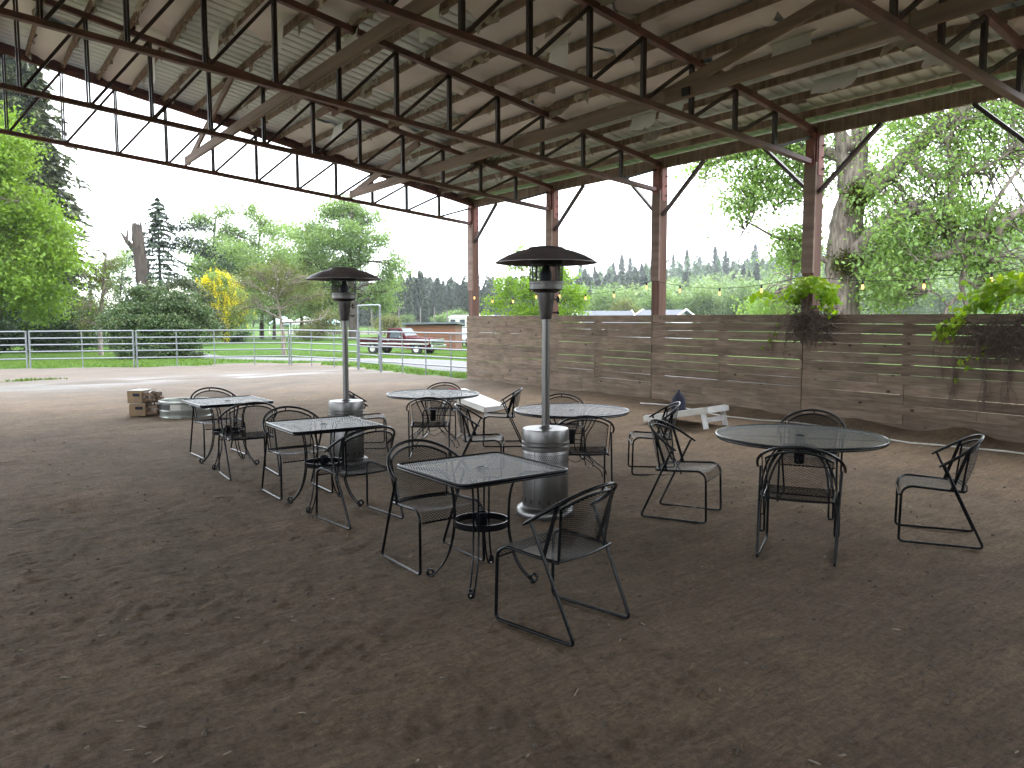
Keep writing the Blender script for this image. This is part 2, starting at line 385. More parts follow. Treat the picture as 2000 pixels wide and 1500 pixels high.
M['iron'] = simple('black powder coated iron', (0.0054, 0.0063, 0.0081), (0.0033, 0.0039, 0.0054), 30, .22, .0, .22, .12, bdist=.002)
M['irontop'] = simple('black coated table mesh', (0.0165, 0.0187, 0.0226), (0.0099, 0.0116, 0.0143), 14, .26, .0, .9, .1, bdist=.002)
M['steelb'] = simple('brushed stainless steel', (0.198, 0.195, 0.193), (0.138, 0.136, 0.135), 12, .34, .9, .5, .05, sc3=(1, 1, .05))
M['steeld'] = simple('heat darkened steel', (.13, .125, .125), (.075, .07, .07), 8, .38, .85, .5, .05)
M['domem'] = simple('dull aluminium reflector', (0.3, 0.27, 0.285), (0.18, 0.165, 0.18), 6, .45, .8)
M['mesh_dark'] = simple('burner screen', (.035, .035, .04), (.02, .02, .022), 60, .45, .7)
M['black'] = simple('black plastic', (.012, .012, .013), (.008, .008, .009), 20, .4)
M['white'] = simple('white paint', (.74, .75, .76), (.62, .63, .64), 6, .5, bstr=.05)
M['whited'] = simple('dirty white paint', (.60, .59, .54), (.46, .45, .41), 6, .6)
M['card'] = simple('printed cardboard', (.30, .205, .12), (.23, .16, .095), 9, .8)
M['logwood'] = simple('split firewood', (.28, .19, .13), (.10, .065, .045), 14, .9, bstr=.6, sc3=(.2, 1, 1))
M['wrap'] = simple('crumpled clear wrap', (.55, .52, .48), (.25, .2, .16), 18, .25, 0, .7, .8)
M['ring'] = simple('galvanised ring', (.42, .44, .41), (.26, .28, .25), 5, .38, .7)
M['sack'] = simple('navy cloth', (.018, .022, .045), (.010, .012, .026), 12, .85, bstr=.4)
M['red'] = simple('red cloth', (.35, .04, .04), (.22, .02, .02), 12, .8)
M['cord'] = simple('black cable', (.015, .015, .015), (.01, .01, .01), 20, .6)
M['bark'] = simple('grey brown bark', (.27, .225, .19), (.07, .055, .045), 11, .95, sc3=(1, 1, .18), bstr=.9, bdist=.05)
M['barkd'] = simple('dark bark', (.075, .058, .046), (.035, .028, .024), 5, .95, sc3=(1, 1, .3), bstr=.8, bdist=.05)
M['snag'] = simple('bleached dead wood', (0.0722, 0.0529, 0.0414), (0.0333, 0.0236, 0.0194), 4, .95, sc3=(0.85, 0.85, 0.176), bstr=.8, bdist=.1)
M['moss'] = simple('moss', (.12, .10, .022), (.06, .055, .014), 12, 1.0, bstr=.8, bdist=.03)
M['twig'] = simple('dead vine stem', (.17, .125, .10), (.08, .058, .05), 20, .9)
M['glass'] = simple('vehicle glass', (.05, .07, .08), (.03, .045, .05), 2, .12, 0, .3, 0)
M['tyre'] = simple('tyre rubber', (.02, .02, .02), (.014, .014, .014), 20, .85)
M['truckred'] = simple('faded maroon paint', (0.0535, 0.00747, 0.0096), (0.0374, 0.00535, 0.00747), 2, .8, 0, .12, .02)
M['chrome'] = simple('dull chrome', (.62, .63, .64), (.5, .51, .52), 10, .2, .9, .5, .02)
M['shedw'] = simple('orange brown siding', (.19, .080, .042), (.12, .058, .036), 2, .85, sc3=(.2, .2, 2))
M['shedr'] = simple('grey green shed roof', (0.1, 0.12, 0.13), (0.07, 0.085, 0.09), 3, .6)
M['houser'] = simple('blue grey shingle', (0.0705, 0.079, 0.101), (0.0484, 0.055, 0.0705), 3, .8)
M['teal'] = simple('pale teal canopy', (.50, .66, .68), (.40, .56, .58), 3, .6)
M['polew'] = simple('grey pole timber', (0.15, 0.135, 0.12), (0.1, 0.09, 0.08), 8, .9, sc3=(1, 1, .1))
M['straw'] = simple('straw and chips', (.42, .37, .29), (.2, .17, .13), 3, .9)
M['clod'] = simple('earth clods', (.125, .10, .08), (.08, .064, .05), 20, .95)
def emis(name, col, s):
    m, nt, out = new_mat(name); e = N(nt, 'ShaderNodeEmission'); e.inputs['Color'].default_value = (*col, 1); e.inputs['Strength'].default_value = s
    nt.links.new(e.outputs[0], out.inputs['Surface']); return m
M['bulb'] = emis('lit filament bulb', (1.0, .50, .17), .55)
L_ = leaf_mat
M['lf_maple'] = L_('spring maple leaf', (0.0924, 0.165, 0.0198), (0.145, 0.238, 0.0297), (0.211, 0.304, 0.0462), .45)
M['lf_dark'] = L_('dark laurel leaf', (0.0211, 0.0475, 0.0185), (0.0396, 0.0739, 0.0264), (0.0634, 0.106, 0.0422), .2)
M['lf_rhodo'] = L_('rhododendron leaf', (0.0304, 0.0607, 0.0243), (0.0607, 0.103, 0.0364), (0.121, 0.128, 0.0546), .2)
M['lf_oak'] = L_('oak leaf', (0.132, 0.213, 0.0714), (0.205, 0.317, 0.102), (0.306, 0.429, 0.153), .5)
M['lf_airy'] = L_('alder leaf', (0.12, 0.19, 0.0699), (0.18, 0.27, 0.0994), (0.27, 0.36, 0.139), .45)
M['lf_pale'] = L_('olive spring leaf', (0.0755, 0.0871, 0.029), (0.116, 0.128, 0.0407), (0.174, 0.163, 0.0639), .4)
M['lf_lime'] = L_('lime green leaf', (0.103, 0.194, 0.00906), (0.164, 0.279, 0.0121), (0.231, 0.352, 0.0243), .45)
M['lf_hop'] = L_('golden hop leaf', (0.0928, 0.199, 0.00794), (0.199, 0.344, 0.0132), (0.344, 0.463, 0.0265), .45)
M['lf_con'] = L_('conifer needles', (0.0166, 0.0309, 0.019), (0.0285, 0.0499, 0.0261), (0.0428, 0.0665, 0.0333), .15, .18)
M['lf_con2'] = L_('cedar needles', (0.0264, 0.0449, 0.0185), (0.0475, 0.0634, 0.0238), (0.0739, 0.0845, 0.0317), .15)
M['lf_yellow'] = L_('yellow blossom', (.12, .20, .02), (.62, .52, .01), (.80, .66, .02), .3)
M['lf_white'] = L_('white blossom', (.6, .58, .55), (.75, .74, .72), (.85, .84, .82), .2)
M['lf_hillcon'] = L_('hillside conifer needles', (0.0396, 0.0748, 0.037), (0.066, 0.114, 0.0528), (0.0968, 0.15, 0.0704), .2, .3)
M['lf_far'] = L_('far broadleaf crown', (0.0667, 0.118, 0.037), (0.111, 0.177, 0.0519), (0.163, 0.23, 0.0667), .3, .3)
M['lf_grass'] = L_('grass blade', (0.037, 0.0792, 0.0106), (0.0686, 0.132, 0.0158), (0.127, 0.169, 0.0317), .35)
M['lf_moss'] = L_('hanging moss', (0.042, 0.051, 0.009), (0.072, 0.078, 0.015), (0.102, 0.102, 0.024), .2)

# ------------------------------------------------------------------ ground: grass terrain, dirt floor, road
FENCE_PTS = [(-18.0, 36.5), (-8.5, 34.2), (-1.4, 31.6), (1.99, 29.96), (4.93, 28.51), (9.53, 26.61), (10.44, 23.0), (10.49, 21.54), (11.15, 17.37)]
POLY = np.array([(-24, -16), (19, -16), (18.5, 6), (16.5, 14.5), (14.2, 18.2), (11.6, 17.6), (11.15, 18.2), (10.95, 21.0), (10.95, 23.0), (10.75, 26.2), (11.2, 27.8), (8.2, 29.6), (7.0, 28.4), (4.93, 28.9), (1.9, 30.3), (-1.5, 32.0), (-8.6, 34.5), (-24, 37.5)])
def sdist(X, Y, P=POLY):
    X = np.asarray(X, float); Y = np.asarray(Y, float); d = np.full(X.shape, 1e9); ins = np.zeros(X.shape, bool)
    for i in range(len(P)):
        a = P[i]; b = P[(i + 1) % len(P)]; e = b - a; L = e @ e
        t = np.clip(((X - a[0]) * e[0] + (Y - a[1]) * e[1]) / L, 0, 1)
        d = np.minimum(d, np.hypot(X - a[0] - t * e[0], Y - a[1] - t * e[1]))
        c = ((a[1] > Y) != (b[1] > Y)); xs = a[0] + (Y - a[1]) / (b[1] - a[1] + 1e-12) * (b[0] - a[0]); ins ^= c & (X < xs)
    return np.where(ins, -d, d)
def grid_faces(nx, ny):
    i, j = np.meshgrid(np.arange(nx - 1), np.arange(ny - 1), indexing='ij'); a = (i * ny + j).ravel()
    return np.stack([a, a + ny, a + ny + 1, a + 1], 1)
# grass: polar sheet round the barn out to the horizon
rr = np.concatenate([np.linspace(0.5, 10, 8), np.arange(11, 46, .45), np.geomspace(46, 950, 60)])
th = np.linspace(0, 2 * PI, 361)[:-1]
RR, TH = np.meshgrid(rr, th, indexing='ij'); GX = RR * np.sin(TH); GY = RR * np.cos(TH)
sd_ = sdist(GX, GY); nz = fbm(GX * 1.3, GY * 1.3, 3, 9) * .5
GZ = ground(GX, GY) + np.where(sd_ + nz < 0, np.maximum((sd_ + nz) * .25, -.5), np.minimum(.05, .02 + (sd_ + nz) * .05))
V = np.stack([GX, GY, GZ], 2).reshape(-1, 3); nr, nth = RR.shape
i, j = np.meshgrid(np.arange(nr - 1), np.arange(nth), indexing='ij'); j2 = (j + 1) % nth
F = np.stack([(i * nth + j).ravel(), (i * nth + j2).ravel(), ((i + 1) * nth + j2).ravel(), ((i + 1) * nth + j).ravel()], 1)
tag(npmesh('grass_field', V, F, mat=M['grass'], smooth=True), kind='structure')
# dirt
xs = np.concatenate([np.arange(-24, -3, .5), np.arange(-3, -1, .12), np.arange(-1, 7.5, .036), np.arange(7.5, 11.6, .09), np.arange(11.6, 20, .4)])
ys = np.concatenate([np.arange(-16, 0, .5), np.arange(0, 1.2, .1), np.arange(1.2, 8, .034), np.arange(8, 16, .07), np.arange(16, 38.5, .16)])
X, Y = np.meshgrid(xs, ys, indexing='ij')
Z = ground(X, Y)
near = 1 - sm(16, 26, np.hypot(X, Y))
Z += .018 * fbm(X * 1.1, Y * 1.1, 3, 20) + near * (.009 * fbm(X * 3.5, Y * 3.5, 3, 30) + .014 * np.abs(fbm(X * 9, Y * 9, 3, 40)) + .012 * fbm(X * 20, Y * 20, 2, 50))
TRK = np.zeros_like(X)
# tyre tracks: ribbed tread along gentle arcs
for (x0, y0, x1, y1, bow, w, s) in ((-.6, 3.6, 2.2, 2.1, .25, .2, 61), (1.1, 2.0, 3.6, 3.0, -.3, .2, 62), (-2.0, 8.5, 1.6, 3.2, .5, .22, 63), (-.4, 12.5, 1.9, 5.2, -.4, .2, 64), (2.8, 1.5, 5.6, 2.6, .2, .2, 65),
                                    (-1.5, 14, 2.0, 16.5, .6, .22, 66), (1.2, 15, 7.5, 19.5, -.8, .25, 67), (3.0, 19, 9.0, 22.5, .9, .25, 68), (-3.5, 20, 6.5, 24.5, 1.2, .3, 69), (.5, 12, 6.5, 17, .5, .25, 70), (-8, 17, 5.5, 22.8, 2.2, .3, 72), (-6, 22.5, 8.6, 20.2, -1.6, .28, 73), (1.5, 26.5, 8.8, 23.8, 1.4, .28, 74), (-9, 26, 4, 19, 1.8, .3, 75), (-5, 12, 4.5, 15.6, 1.0, .25, 76), (4.2, 12.5, 9.6, 19.5, .9, .25, 77), (-4, 9, 1.2, 11.8, .7, .22, 78), (6.8, 2.2, 9.8, 7.5, -.4, .22, 79)):
    e = np.array([x1 - x0, y1 - y0]); Lh = np.linalg.norm(e); e = e / Lh; n_ = np.array([-e[1], e[0]])
    a = (X - x0) * e[0] + (Y - y0) * e[1]; b = (X - x0) * n_[0] + (Y - y0) * n_[1] - bow * np.sin(np.clip(a / Lh, 0, 1) * PI)
    for off in (0.0, 1.45):
        q = np.exp(-((b - off) / w) ** 4) * sm(0, .5, a) * sm(0, .5, Lh - a) * np.clip(.6 + 1.6 * fbm(X * .9, Y * .9, 2, s), 0, 1)
        TRK = np.maximum(TRK, q)
        Z -= q * (.008 + .0045 * np.sin(a * 2 * PI / .10))
# shallow footprints and scuffs
rp = random.Random(21)
for _ in range(110):
    fx, fy = rp.uniform(-1.5, 9.5), rp.uniform(1.8, 14); fa = rp.uniform(0, PI); ca, sa = math.cos(fa), math.sin(fa); fl, fw = rp.uniform(.11, .16), rp.uniform(.045, .06)
    i0, i1 = np.searchsorted(xs, [fx - .35, fx + .35]); j0, j1 = np.searchsorted(ys, [fy - .35, fy + .35]); xx = X[i0:i1, j0:j1] - fx; yy = Y[i0:i1, j0:j1] - fy
    q = ((xx * ca + yy * sa) / fl) ** 2 + ((-xx * sa + yy * ca) / fw) ** 2; Z[i0:i1, j0:j1] += -.006 * np.exp(-q ** 2) + .003 * np.exp(-((np.sqrt(q) - 1.35) / .3) ** 2)
# bank of loose dirt against the fence and around the furniture feet
Z += (.07 + .05 * sm(11, 5, Y)) * np.exp(-((X - 11.05) / .5) ** 2) * sm(18, 16.5, Y) * (1 + 1.2 * fbm(X * 2, Y * 2, 2, 71))
SD = sdist(X, Y) + .5 * fbm(X * 1.3, Y * 1.3, 3, 9); Z -= np.maximum(SD, 0) * .3
pale = sm(15, 22, Y + .25 * X) * (.35 + .65 * sm(-.05, .25, fbm(X * .45, Y * .8, 4, 80)))  # tint mask: outer yard coloured darker to hold down its brightness
pale = np.clip(.35 * sm(13, 19, Y + .25 * X) + pale * .6, 0, 1)
pale = np.clip(pale + .45 * TRK * sm(8, 14, Y) * np.clip(.5 + 1.5 * fbm(X * .7, Y * .7, 2, 84), 0, 1), 0, 1) * (1 - .0 * X)
pale = np.clip(pale + .35 * sm(18, 23, Y + .25 * X), 0, 1)
strip = np.exp(-((Y - (21.2 + .18 * X + .6 * np.sin(X * .5))) / 1.5) ** 2) * sm(-.25, .2, fbm(X * .35, Y * .9, 3, 90)); wet = np.clip(strip * 1.2, 0, 1) * sm(12, 18, Y)
keep = (SD < .6)
F = grid_faces(len(xs), len(ys)); k = keep.ravel()[F].any(1)
o = npmesh('dirt_floor', np.stack([X, Y, Z], 2).reshape(-1, 3), F[k], tint=pale, mat=M['dirt'], smooth=True); tag(o, kind='structure')
a_ = o.data.attributes.new('wet', 'FLOAT', 'POINT'); a_.data.foreach_set('value', wet.astype(np.float32).ravel())
DX, DY, DZ = xs, ys, Z
def dz(x, y):
    i = int(np.clip(np.searchsorted(DX, x) - 1, 0, len(DX) - 2)); j = int(np.clip(np.searchsorted(DY, y) - 1, 0, len(DY) - 2)); return float(DZ[i, j])
# gravel drive curving past the arena and back between the trees
def ribbon(name, pts, widths, mat, lift=.07, n=10):
    P = np.array(bez(pts, n)); W = np.interp(np.linspace(0, 1, len(P)), np.linspace(0, 1, len(widths)), widths)
    T = np.gradient(P[:, :2], axis=0); T /= np.linalg.norm(T, axis=1)[:, None]; Nn = np.stack([-T[:, 1], T[:, 0]], 1)
    K = 9; vs = []
    for k in range(K):
        u = (k / (K - 1) - .5); q = P[:, :2] + Nn * (W * u)[:, None]
        if k in (0, K - 1): q = q + Nn * (np.sign(u) * .35 * fbm(q[:, 0] * .8, q[:, 1] * .8, 3, 7))[:, None]
        z = ground(q[:, 0], q[:, 1]) + (lift if 0 < k < K - 1 else -.05); vs.append(np.stack([q[:, 0], q[:, 1], z], 1))
    V = np.stack(vs, 1).reshape(-1, 3); return npmesh(name, V, grid_faces(len(P), K), mat=mat, smooth=True)
road_pts = [(19.5, 4), (17.8, 11), (15.6, 16.6), (13.6, 20.2), at(905, 25.5), at(800, 29), at(700, 30.5), at(600, 31.5), at(520, 34), at(455, 39), at(395, 46), at(320, 58), at(255, 74), at(212, 92), at(178, 112), at(170, 135), at(195, 165), at(260, 200)]
tag(ribbon('gravel_drive', road_pts, [3.4, 3.4, 3.6, 3.6, 3.4, 3.4, 3.4, 3.6, 3.6, 4, 5, 7, 8], M['road']), kind='structure')
tag(ribbon('hay_field', [at(560, 150), at(700, 150), at(840, 150), at(960, 150)], [26, 30, 30, 30], M['field'], .25), kind='structure')
# grass blades along the near edges of the lawn
def blades(name, n, fn, h, mat, w=.012):
    P = fn(n); n = len(P); a = RNG.uniform(0, 2 * PI, n); hh = h * RNG.uniform(.5, 1.3, n); ln = RNG.normal(0, .35, (n, 2)) * hh[:, None]
    z = ground(P[:, 0], P[:, 1]) ; b = np.stack([np.cos(a), np.sin(a), 0 * a], 1) * w * (1 + .02 * np.hypot(P[:, 0], P[:, 1]))[:, None]
    base = np.stack([P[:, 0], P[:, 1], z], 1); tip = base + np.stack([ln[:, 0], ln[:, 1], hh], 1)
    V = np.stack([base - b, base + b, tip], 1).reshape(-1, 3); F = np.arange(3 * n).reshape(-1, 3)
    return npmesh(name, V, F, tint=np.repeat(RNG.uniform(0, 1, n), 3), mat=mat)
def lawn_pts(n):
    px = RNG.uniform(-120, 930, n); D = 20 + 36 * RNG.random(n) ** 1.6; v = F0[None] * D[:, None] + R0[None] * ((px - 1000) / 1530 * D)[:, None]
    s = sdist(v[:, 0], v[:, 1]) + .5 * fbm(v[:, 0] * 1.3, v[:, 1] * 1.3, 3, 9)
    P = np.array(bez(road_pts, 6))[:, :2]; d = np.min(np.hypot(v[:, None, 0] - P[None, :, 0], v[:, None, 1] - P[None, :, 1]), 1)
    return v[(s > .05) & (d > 1.75)]
tag(blades('lawn_grass', 110000, lawn_pts, .10, M['lf_grass']), 'bright green lawn grass growing between the pipe fence and the drive', 'grass', kind='stuff')
def weed_pts(n):
    c = np.array([(1.7, 24.2), (2.0, 24.1), (1.4, 24.0)])[RNG.integers(0, 3, n)]; return c + RNG.normal(0, .16, (n, 2)) * np.array([1.3, .8])
tag(blades('weed_patch', 260, weed_pts, .06, M['lf_grass']), 'sparse green weeds sprouting from bare arena dirt at left', 'weeds', kind='stuff')
# straw bits and clods
def bits(name, n, mat, lab, cat, straw):
    D = 2.2 + 16 * RNG.random(n) ** 1.8; px = RNG.uniform(-150, 2150, n); v = F0[None] * D[:, None] + R0[None] * ((px - 1000) / 1530 * D)[:, None]
    v = v[(v[:, 0] < 10.8) & (v[:, 0] > -6)]; Vs = []; Fs = []
    for q, (x, y) in enumerate(v):
        z = dz(x, y) + .004; a = random.uniform(0, PI)
        if straw: l, w, h = random.uniform(.006, .026) * (1 if random.random() < .93 else 2.2), .0018 + random.random() * .003, .002
        else: l = random.uniform(.004, .013); w = l * random.uniform(.5, .9); h = l * .5
        c, s_ = math.cos(a), math.sin(a); t = random.uniform(-.15, .15) * l
        pts = [(-l, -w, -h), (l, -w, -h + t), (l, w, -h + t), (-l, w, -h), (-l * .7, -w * .6, h), (l * .7, -w * .6, h + t), (l * .7, w * .6, h + t), (-l * .7, w * .6, h)]
        o_ = len(Vs); Vs += [(x + p[0] * c - p[1] * s_, y + p[0] * s_ + p[1] * c, z + p[2]) for p in pts]
        Fs += [[o_ + k for k in f] for f in ((4, 5, 6, 7), (0, 1, 5, 4), (1, 2, 6, 5), (2, 3, 7, 6), (3, 0, 4, 7))]
    return tag(npmesh(name, Vs, Fs, mat=mat), lab, cat, kind='stuff')
bits('straw_litter', 300, M['straw'], 'pale straw bits and wood chips strewn over the dirt', 'litter', True)
bits('dirt_clods', 900, M['clod'], 'small dark clods of earth lying on the dirt floor', 'clods', False)
# pale hose or pipe half buried along the foot of the fence
hp = [(10.55 + .12 * math.sin(t * 2.1) - .05 * t, 10.6 - t * 1.02, 0) for t in [k * .35 for k in range(20)]]
tag(MB().tube([(x, y, dz(x, y) + .012) for x, y, _ in hp], .012, 6).build('hose', M['whited'], smooth=180), 'pale hose lying half buried along the foot of the board fence', 'hose')
# ------------------------------------------------------------------ open barn
EX, RIDGE, PITCHR, BOTS = 11.15, 0.10, .19, .0963
BAY = [17.35 - 3.3 * k for k in range(9)]                 # frame lines, far open end first
def ztop(x): x = abs(x - RIDGE) + RIDGE; return 4.57 + PITCHR * (11.0 - x)
def zbot(x): x = abs(x - RIDGE) + RIDGE; return 4.07 + BOTS * (11.0 - x)
LX = -10.95
barn = empty('open_barn', (0, 0, 0), label='open sided steel truss barn with peeling roof insulation over a dirt floor', cat='barn')
# trusses
webx = [10.12 - .912 * k for k in range(16)]
protos = {}
for ti, y in enumerate(BAY[:7]):
    tr = bpy.data.objects.new('truss', None); COL.objects.link(tr); tr.parent = barn; tr.location = (0, y, 0)
    if ti == 0:
        mb = MB(); mb.bar((RIDGE, 0, ztop(RIDGE)), (EX, 0, ztop(EX)), .09, .09); mb.bar((RIDGE, 0, ztop(RIDGE)), (LX, 0, ztop(LX)), .09, .09)
        protos['top_chord'] = mb.build('top_chord', M['steel'], tr, bevel=.006)
        mb = MB(); mb.bar((RIDGE, 0, zbot(RIDGE)), (EX - .1, 0, zbot(EX - .1)), .10, .075); mb.bar((RIDGE, 0, zbot(RIDGE)), (LX + .1, 0, zbot(LX + .1)), .10, .075)
        protos['bottom_chord'] = mb.build('bottom_chord', M['steel'], tr, bevel=.006)
        protos['v'] = []; protos['d'] = []
        for k, x in enumerate(webx):
            mb = MB()                                        # back-to-back angles with a slot between
            for s in (-1, 1): mb.bar((x + s * .018, 0, zbot(x) + .03), (x + s * .018, 0, ztop(x) - .04), .026, .055, (0, 1, 0))
            protos['v'].append(mb.build('vertical', M['web'], tr))
            x1 = webx[k - 1] if k else EX - .12
            mb = MB(); mb.bar((x + .05, 0, zbot(x) + .035), (x1 - .02, 0, ztop(x1) - (.05 if k else .12)), .045, .045, (0, 1, 0)); protos['d'].append(mb.build('diagonal', M['web'], tr))
    else:
        for key in ('top_chord', 'bottom_chord'):
            c = protos[key].copy(); COL.objects.link(c); c.parent = tr
        for c0 in protos['v'] + protos['d']:
            c = c0.copy(); COL.objects.link(c); c.parent = tr
# posts with splice plates, on both eaves
def post(x, y, sgn, parent, detail=True):
    p = MB().box((0, 0, 2.02), (.20, .20, 4.1)).build('post', M['post'], parent, bevel=.006, loc=(x, y, 0))
    MB().box((0, 0, 4.26), (.19, .19, .50)).build('post_stub', M['plate'], p, bevel=.004)
    MB().box((-sgn * .105, 0, 3.2), (.04, .205, 1.7)).build('splice_board', M['beam'], p, bevel=.003)
    mb = MB(); mb.box((0, -.106, 4.17), (.13, .010, .62)); mb.box((-sgn * .128, 0, 4.25), (.008, .16, .5)); mb.build('splice_plate', M['plate'], p)
    if detail:
        for z in (3.96, 4.14, 4.32):
            MB().tube([(.045, -.108, z), (.045, -.145, z)], .014, 6).build('bolt', M['bolt'], p)
    return p
for k, y in enumerate(BAY):
    post(EX, y, 1, barn, k < 5); post(LX, y, -1, barn, False)
# knee braces from posts up to the eave beam
KB = []
for k, y in enumerate(BAY[:7]):
    if k > 0 or True: KB.append((y - .10, 3.60, y - 1.08, 4.46))
    if k >= 2: KB.append((y + .10, 3.66, y + .95, 4.46))
for (y0, z0, y1, z1) in KB: MB().bar((EX - .02, y0, z0), (EX - .02, y1, z1), .05, .07, (1, 0, 0)).build('knee_brace', M['web'], barn)
# eave beams, fascia, purlins
PH = .105
Y0, Y1 = BAY[-1] - .3, BAY[0] + .22
for sx, name in ((EX + .0, 'eave_beam'), (LX, 'eave_beam')):
    MB().box((sx, (Y0 + Y1) / 2, 4.57), (.06, Y1 - Y0, .20)).build(name, M['purlin'], barn)
MB().box((EX + .10, (Y0 + Y1) / 2, 4.585), (.02, Y1 - Y0 + .04, .13)).build('eave_trim', M['trim'], barn)
for sy, yy in ((1, BAY[0] + .10),):
    for xe in (EX + .15, LX - .15): MB().bar((RIDGE, yy, ztop(RIDGE) + .045 + PH / 2), (xe, yy, ztop(xe) + .045 + PH / 2), .05, PH + .07).build('end_rafter', M['steel'], barn)
NP = 19; px_ = [EX - .42 - .585 * k for k in range(NP)]
zp = lambda x: ztop(x) + .045 + PH / 2
pr0 = None
for k in range(NP):
    x = px_[k]
    mb = MB(); yy = Y1 - .05; seg = 0
    # each purlin is a run of lapped timbers
    q = MB(); q.box((x, (Y0 + Y1) / 2, zp(x)), (.042, Y1 - Y0 - .06, PH)); q.build('purlin', M['purlin'], barn)
    if k % 2 == 0:
        for y in BAY[:6]:
            MB().box((x + .045, y, zp(x) - .01), (.04, .10, .11)).build('purlin_clip', M['web'], barn)
mbl = MB()
for k in range(19): x = 2 * RIDGE - px_[k]; mbl.box((x, (Y0 + Y1) / 2, zp(x)), (.042, Y1 - Y0 - .06, PH))
tag(mbl.build('left_slope_purlins', M['purlin'], barn), kind='stuff')
# roof sheet with ribs running down the slope
def ribbed(x0, x1, name):
    ys_ = []; y = Y0 - .1
    while y < Y1 + .1:
        ys_ += [(y, 0), (y + .165, 0), (y + .180, .028), (y + .205, .028), (y + .22, 0)]; y += .225
    V = []
    for x in (x0, x1): V += [(x, yy, ztop(x) + .045 + PH + .035 + h) for yy, h in ys_]
    n = len(ys_); F = [(i, i + 1, n + i + 1, n + i) for i in range(n - 1)]
    return npmesh(name, V, F, mat=M['sheet'], parent=barn)
o = ribbed(RIDGE, EX + .22, 'roof_sheet'); ribbed(LX - .22, RIDGE - .001, 'roof_sheet')
for q in kids(barn):
    if q.name.startswith('roof_sheet'):
        s_ = q.modifiers.new('s', 'SOLIDIFY'); s_.thickness = .003; s_.offset = 1
# insulation facing left in some of the gaps between purlins, torn at its ends
rs = random.Random(5)
def strip(xa, xb, ya, yb, ja, jb):
    n = max(3, int(abs(yb - ya) / .13)); K = 4; V = []
    ea = [rs.uniform(-1, 1) * ja for _ in range(K + 1)]; eb = [rs.uniform(-1, 1) * jb for _ in range(K + 1)]
    sag = rs.uniform(.008, .03); ph = rs.uniform(0, 9)
    for i in range(n + 1):
        for k in range(K + 1):
            t = i / n; u = k / K; x = xa + (xb - xa) * u
            y = (ya + ea[k]) * (1 - t) + (yb + eb[k]) * t
            z = ztop(x) + .045 + PH + .016 - sag * math.sin(PI * u) - .006 * math.sin(y * 3.1 + ph) * math.sin(PI * u)
            if ja and i < 2: z -= .05 * (2 - i) * rs.random()
            if jb and i > n - 2: z -= .05 * rs.random()
            V.append((x, y, z))
    F = grid_faces(n + 1, K + 1)
    return npmesh('insulation_panel', V, F, mat=M['vinyl'], parent=barn, smooth=True)
edges = [EX - .02] + px_
for k in range(len(edges) - 1):
    xb, xa = edges[k] - .02, edges[k + 1] + .02
    y = Y1 - .3
    xm = (xa + xb) / 2
    # how far from the open end the facing still hangs on
    while y > Y0 + .5:
        L = rs.uniform(1.6, 3.4); yb = max(y - L, Y0 + .3); ym = (y + yb) / 2
        p = .04 if ym > 13.2 else (.42 if ym > 9.8 else .80)
        if xm > 10.0: p = .10
        elif xm > 9.0: p *= .55
        if ym > 13.2 and 1.0 < xm < 3.8: p = .35
        if ym < 9.8 and 4.5 < xm < 9: p = .97
        if rs.random() < p: strip(xa, xb, y, yb + .01, .12, .12)
        y = yb
# perished facing hanging in rags from the purlins
def rag(x, y, w, h, a):
    K = 5; V = []; c = rs.uniform(-.05, .05)
    dl = [rs.uniform(.25, 1.0) for _ in range(K + 1)]
    for k in range(K + 1):
        u = k / K
        for j in range(3):
            t = j / 2; V.append((x + c * t + .03 * math.sin(u * 7 + t * 2), y + (u - .5) * w + .03 * t * rs.uniform(-1, 1), zp(x) + PH * .45 - h * t * dl[k] + a * 0))
    return V, grid_faces(K + 1, 3)
nrag = 0
for k in range(1, NP):
    x = px_[k]
    for y in [Y1 - .4 - .75 * i for i in range(30)]:
        if y < -1: break
        dens = .9 if y > 12.5 else (.38 if y > 8 else .2)
        if rs.random() < dens and nrag < 290:
            V, F = rag(x + rs.choice((-.028, .028)), y + rs.uniform(-.3, .3), rs.uniform(.2, .9), rs.uniform(.09, .26), 0)
            npmesh('torn_facing', V, F, mat=M['rag'], parent=barn, smooth=False); nrag += 1
# a few big curled sheets that peel away and hang down
def flap(x, y, w, l, drop, curl):
    K, J = 8, 8; V = []
    jag = [rs.uniform(.9, 1.0) * (1 - .12 * abs(k / K - .45)) for k in range(K + 1)]
    for k in range(K + 1):
        for j in range(J + 1):
            u = k / K - .5; t = j / J * jag[k]; a = curl * t
            V.append((x - l * (math.sin(a) / max(curl, .1)) * .6, y + u * w * (1 - .35 * t) + .04 * math.sin(7 * t + k), ztop(x) + .045 + PH - drop * (1 - math.cos(a)) - .10 * t))
    o = npmesh('hanging_flap', V, grid_faces(K + 1, J + 1), mat=M['vinyl'], parent=barn, smooth=True)
for (x, y, w, l, d, c) in ((9.9, 6.3, .8, .4, .16, 1.7), (8.75, 6.2, .7, .3, .2, 2.0), (5.4, 9.3, .6, .4, .3, 2.0), (4.2, 11.6, .5, .45, .28, 2.1), (5.0, 10.9, .6, .4, .25, 1.8), (9.5, 9.5, .7, .35, .16, 1.8), (7.0, 8.6, .5, .4, .26, 2.2), (9.3, 8.7, .6, .3, .2, 1.9), (3.6, 12.8, .6, .4, .25, 2.2), (9.9, 4.9, .5, .35, .2, 1.6), (3.1, 14.8, .5, .4, .3, 2.4), (6.6, 15.2, .6, .35, .2, 2.0)):
    flap(x, y, w, l, d, c)
